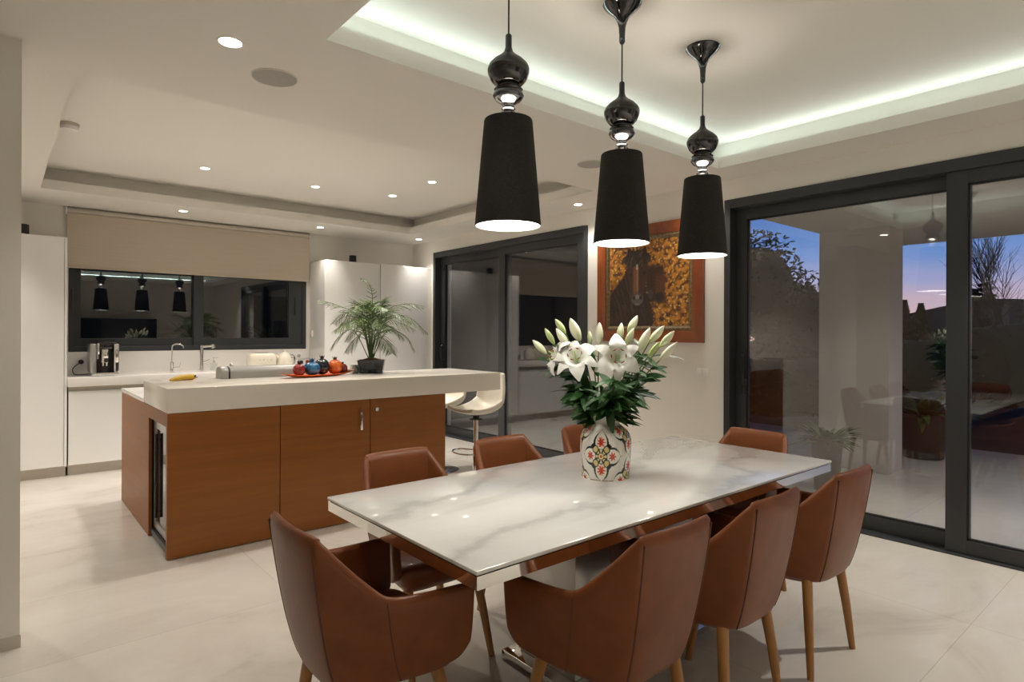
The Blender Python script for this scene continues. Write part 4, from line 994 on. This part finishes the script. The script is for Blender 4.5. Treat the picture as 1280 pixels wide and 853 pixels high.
# ------------------------------------------------------------------ outside
struct(B(XR+.3, 9.2, -3.5, 8.2, -.13, -.01).build('terrace_floor', M['floor'], smooth=False))
struct(B(-40, 60, -30, 70, -.4, -.14).build('ground', M['ground'], smooth=False))
rf = MB(); rf.box(XR+.301, 8.5, -3.5, 2.88, 2.50, 2.85); struct(rf.build('terrace_roof', M['render_wall'], smooth=False))
struct(B(6.83, 7.22, 2.20, 2.88, -.01, 2.499).build('terrace_column', M['render_wall'], smooth=False))
struct(B(6.9, 7.15, 4.9, 14, -.14, 3.6).build('garden_wall', M['dark_wall'], smooth=False))
struct(B(9.6, 9.85, -30, -3.0, -.14, 3.6).build('sky_blocker_wall', M['dark_wall'], smooth=False))  # added unseen wall, keeps the bright sky out of the kitchen window's reflection
struct(B(-6, 6.9, 10.3, 10.5, -.14, 4.2).build('garden_wall_back', M['dark_wall'], smooth=False))
def leafy(mb, cen, rad, n, ls, thin=1.):
    for _ in range(n):
        v = Vector((random.gauss(0,1), random.gauss(0,1), random.gauss(0,1))).normalized()*random.random()**.4
        p = Vector((cen[0]+v.x*rad[0], cen[1]+v.y*rad[1], cen[2]+v.z*rad[2]))
        d = Vector((random.uniform(-1,1), random.uniform(-1,1), random.uniform(-.4,1))); mb.blade(p, d, Vector((random.uniform(-1,1),random.uniform(-1,1),.5)), ls*random.uniform(.7,1.3), ls*.42*thin, .2, 2, .1)
    return mb
def tree(name, lab, x, y, h, blobs, n, ls, cat='tree', m_=None):
    t = thing(name, lab, cat, (x, y, -.14)); MB().tube([(x,y,-.14),(x+.05,y,h*.4),(x,y+.05,h*.8)], [.12,.09,.04], 8).build('trunk', M['bark'], t)
    mb = MB()
    for c_, r in blobs: leafy(mb, c_, r, int(n*r[0]*r[2]), ls)
    mb.build('crown', m_ or M['hedge'], t, ang=180)
    co = MB()
    for c_, r in blobs: co.sphere(c_, 1, (r[0]*.72, r[1]*.72, r[2]*.72), 20, 12)
    co.build('inner_crown', m_ or M['hedge'], t)
# view direction helper for the garden: bearing measured from the doorway
def gp(u, dist): 
    a = YAW+math.atan((u-640)/F); return dist/math.cos(a-YAW)*math.sin(a), dist/math.cos(a-YAW)*math.cos(a)
x, y = gp(948, 13); X2, Y2 = gp(1000, 13)
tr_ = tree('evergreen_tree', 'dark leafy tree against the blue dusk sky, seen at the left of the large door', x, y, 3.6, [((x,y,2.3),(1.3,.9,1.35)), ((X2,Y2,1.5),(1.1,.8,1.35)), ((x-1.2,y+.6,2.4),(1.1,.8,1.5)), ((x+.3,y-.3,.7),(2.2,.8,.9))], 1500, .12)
for u, dist, h, lab in ((1131, 26, 2.85, 'taller dark conifer on the skyline beside the terrace column'), (1151, 22, 2.5, 'smaller dark conifer on the skyline left of the house roof')):
    x, y = gp(u, dist); t = thing('conifer', lab, 'tree', (x,y,-.14), 0, 'conifers on the skyline'); MB().tube([(x,y,-.14),(x,y,h)], [.12,.01], 7).build('trunk', M['bark'], t); mb = MB()
    for k in range(44):
        z = .6+(h-.6)*k/43; r = .62*(1-k/44)*(1-.25*(k%3 == 0))
        for j in range(14): mb.blade((x,y,z), (math.cos(j*.63+k), math.sin(j*.63+k), .25), (0,0,1), r+.08, .20, .25, 3, .3)
    mb.build('branches', M['hedge'], t, ang=180)
def hedge(u0, u1, dist, h, lab):
    (x0, y0), (x1, y1) = gp(u0, dist), gp(u1, dist); n = max(3, int(math.hypot(x1-x0, y1-y0)/.8)); mb = MB()
    t = thing('hedge', lab, 'hedge', ((x0+x1)/2, (y0+y1)/2, -.14)); cr = MB(); pts = []
    for i in range(n+1):
        q = i/n; px_, py_ = x0+(x1-x0)*q, y0+(y1-y0)*q; hh = h*random.uniform(.88,1.08)
        leafy(mb, (px_,py_,hh*.5), (.7,.7,hh*.5), 260, .16); pts.append((px_, py_, hh*.45))
    cr.tube(pts, [h*.42]*len(pts), 10); cr.build('core', M['hedge'], t); mb.build('leaves', M['hedge'], t, ang=180)
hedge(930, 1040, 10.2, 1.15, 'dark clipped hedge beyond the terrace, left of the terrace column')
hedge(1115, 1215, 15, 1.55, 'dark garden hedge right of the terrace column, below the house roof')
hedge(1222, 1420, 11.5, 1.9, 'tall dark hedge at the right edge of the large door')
x, y = gp(1172, 36); t = thing('house', 'distant house with a grey sloping roof on the skyline', 'house', (x, y, -.14))
B(x-2.5, x+2.5, y-4, y+4, -.14, 1.549).build('wall', M['house'], t, smooth=False)
rfm = MB(); rfm.loft([[(x+xx,y+4.6,1.55),(x+xx,y-4.4,1.55),(x+xx,y-4.4,3.25),(x+xx,y-2.6,3.35),(x+xx,y+4.6,1.75)] for xx in (-2.8,2.8)]); rfm.build('roof', M['house_roof'], t, smooth=False)
B(x-.3, x+.1, y-2.4, y-1.9, 2.6, 3.75).build('chimney', M['house'], t, smooth=False)
x, y = gp(1224, 26); t = thing('apartment_block', 'distant grey block below the fan palm', 'building', (x, y, -.14))
B(x-.6, x+.6, y-.9, y+.9, -.14, 2.55).build('wall', M['house'], t, smooth=False); B(x-.65, x+.65, y-.95, y+.95, 2.55, 2.66).build('roof_slab', M['house_roof'], t, smooth=False)
B(x-.68, x-.601, y-.5, y+.3, 1.6, 2.1).build('window', M['wine_glass'], t, smooth=False)
x, y = gp(1220, 22); t = thing('fan_palm', 'dark fan palm silhouetted on the skyline beside the door stile', 'tree', (x, y, -.14)); MB().tube([(x,y,-.14),(x,y,3.0)], [.13,.08], 8).build('trunk', M['bark'], t); mb = MB()
for k in range(34):
    a = k*2.4; e_ = random.uniform(-.6,.9); d = Vector((math.cos(a), math.sin(a), e_)).normalized(); p = Vector((x,y,3.0))+d*.28
    mb.tube([(x,y,3.0), p], .012, 4)
    for j in range(9):
        s_ = d.cross(Vector((0,0,1))).normalized(); mb.blade(p, d+s_*(j-4)*.28, Vector((0,0,1)), .46, .07, .3, 3, .1)
mb.build('crown', M['hedge'], t, ang=180)
x, y = gp(1262, 15); t = thing('bare_tree', 'leafless tree with thin twigs against the sunset at the right edge', 'tree', (x, y, -.14)); mb = MB()
def branch(p, d, L_, r, lv):
    pts = [p]; q = p.copy(); dd = d.copy()
    for i in range(4):
        dd = (dd+Vector((random.uniform(-.16,.16), random.uniform(-.16,.16), .05))).normalized(); q = q+dd*(L_/4); pts.append(q.copy())
    mb.tube(pts, [r, r*.88, r*.76, r*.64, r*.5], 5)
    if lv > 0:
        for i in (1, 2, 3, 4):
            for s_ in range(1 if lv > 2 else 2 if i != 4 else 1):
                nd = (dd+Vector((random.uniform(-1,1), random.uniform(-1,1), random.uniform(-.05,.8)))*.75).normalized(); branch(pts[i].copy(), nd, L_*random.uniform(.5,.75), r*.55, lv-1)
branch(Vector((x,y,-.14)), Vector((.0,.0,1)), 2.3, .045, 4); mb.build('branches', M['bark'], t)
# potted plants on the terrace
def planter(x, y, r, h, lab, n, ln, wd, m_):
    t = thing('potted_shrub', lab, 'plant', (x, y, -.01)); MB().lathe([(r*.72,-.01),(r*.76,.0),(r,h*.92),(r*1.04,h*.94),(r*1.04,h),(r*.94,h),(r*.9,h*.9),(.01,h*.9)], (x,y,0), 28).build('pot', M['planter'], t)
    mb = MB()
    for k in range(n):
        a = random.uniform(0,2*PI); mb.blade((x+math.cos(a)*r*.3, y+math.sin(a)*r*.3, h*.92), (math.cos(a), math.sin(a), random.uniform(.1,1.6)), Vector((0,0,1)), ln*random.uniform(.7,1.2), wd, random.uniform(.2,.6), 6, .12)
    mb.build('foliage', m_, t, ang=180)
x, y = gp(1154, 7.0); planter(x, y, .27, .50, 'black planter with broad arching leaves on the terrace behind the door stile', 42, .42, .075, M['foliage'])
x, y = gp(1034, 5.5); planter(x, y, .13, .46, 'bushy green plant in a tall pot on the terrace in front of the column', 110, .25, .045, M['foliage'])
# plants behind the kitchen window
t = thing('climbing_vine', 'trailing vine with pale leaves and a pink blossom outside the kitchen window', 'plant', (1.1, 10.29, 2.6))
vm = MB(); vm.tube([(.62,10.2,-.14),(.66,10.22,1.2),(.60,10.24,2.95),(2.4,10.26,2.96)], .02, 6)
for k in range(9):
    x = .55+k*.22; L_ = random.uniform(.2,.75)
    vm.tube([(x,10.25,2.95),(x+.05,10.25,2.95-L_)], .008, 5)
    for j in range(int(L_*36)): vm.blade((x+random.uniform(-.08,.1),10.24,2.95-L_*random.random()), (random.uniform(-1,1),-.6,random.uniform(-1,.4)), Vector((0,-1,.3)), .11, .055, .2, 4, .1)
vm.build('foliage', M['vine_leaf'], t, ang=180)
bl2 = MB()
for k in range(5): bl2.blade((1.67,10.14,2.66), (math.cos(k*1.26),-.5,math.sin(k*1.26)), Vector((0,-1,0)), .06, .05, .1, 3, .1)
bl2.build('blossom', M['pink'], t, ang=180)
def spiky(x, y, z0, h, n, lab, m_, wd=.03):
    t = thing('garden_plant', lab, 'plant', (x, y, -.14)); MB().tube([(x,y,-.14),(x,y,z0)], .03, 7).build('trunk', M['bark'], t); mb = MB()
    for k in range(n):
        a = random.uniform(0,2*PI); mb.blade((x,y,z0-random.random()*.3), (math.cos(a), math.sin(a), random.uniform(-.1,1.5)), Vector((0,0,1)), h*random.uniform(.7,1.1), wd, random.uniform(.1,.5), 5, .1)
    mb.build('foliage', m_, t, ang=180)
spiky(2.05, 9.3, 1.35, .48, 60, 'dark spiky yucca outside the left kitchen pane', M['hedge'])
spiky(3.2, 9.5, 1.25, .52, 60, 'green arching shrub outside the right kitchen pane', M['foliage'], .05)

t = thing('added_cabinet', 'low black cabinet added behind the viewpoint for the dark reflection in the kitchen window', 'cabinet', (2.3, -2.8, 0))  # added out of view to darken what the kitchen window mirrors
B(1.4, 3.2, -2.98, -2.62, .06, 1.74).build('carcass', M['black'], t, smooth=False)
for k in range(3): B(1.405+k*.6, 1.995+k*.6, -2.618, -2.60, .07, 1.73, bev=.002).build('door', M['black_gloss'], t, smooth=False)
B(1.45, 3.15, -2.94, -2.68, 0, .06).build('plinth', M['black'], t, smooth=False)

# ------------------------------------------------------------------ dusk sky
wd = bpy.data.worlds.new('dusk'); scn.world = wd; wd.use_nodes = True; N = wd.node_tree.nodes; L = wd.node_tree.links
bg = N['Background']; tc = N.new('ShaderNodeTexCoord'); sx = N.new('ShaderNodeSeparateXYZ'); L.new(tc.outputs['Generated'], sx.inputs[0])
cl = N.new('ShaderNodeTexNoise'); mp = N.new('ShaderNodeMapping'); mp.inputs['Scale'].default_value = (2.5,2.5,22); L.new(tc.outputs['Generated'], mp.inputs[0]); L.new(mp.outputs[0], cl.inputs['Vector']); cl.inputs['Scale'].default_value = 1.4; cl.inputs['Detail'].default_value = 5
md = N.new('ShaderNodeMath'); md.operation = 'MULTIPLY_ADD'; md.inputs[1].default_value = .05; L.new(cl.outputs['Fac'], md.inputs[0]); 
ad = N.new('ShaderNodeMath'); ad.operation = 'ADD'; ad.inputs[1].default_value = -.025; L.new(sx.outputs['Z'], md.inputs[2]); L.new(md.outputs[0], ad.inputs[0])
r = ramp(N, [(0,(.80,.52,.46)),(.035,(.74,.50,.52)),(.075,(.42,.42,.68)),(.12,(.17,.31,.68)),(.18,(.06,.19,.56)),(.30,(.03,.06,.17)),(1,(.012,.02,.05))])
L.new(ad.outputs[0], r.inputs[0]); L.new(r.outputs[0], bg.inputs['Color']); bg.inputs['Strength'].default_value = 1.0

# ------------------------------------------------------------------ view
vs = scn.view_settings; vs.view_transform = 'Standard'; vs.look = 'None'; vs.gamma = 1; vs.use_curve_mapping = False; vs.exposure = 0.10
cy = scn.cycles; cy.use_denoising = True; cy.max_bounces = 10; cy.diffuse_bounces = 5; cy.glossy_bounces = 6; cy.transparent_max_bounces = 16; cy.sample_clamp_indirect = 6; cy.caustics_reflective = False; cy.caustics_refractive = False
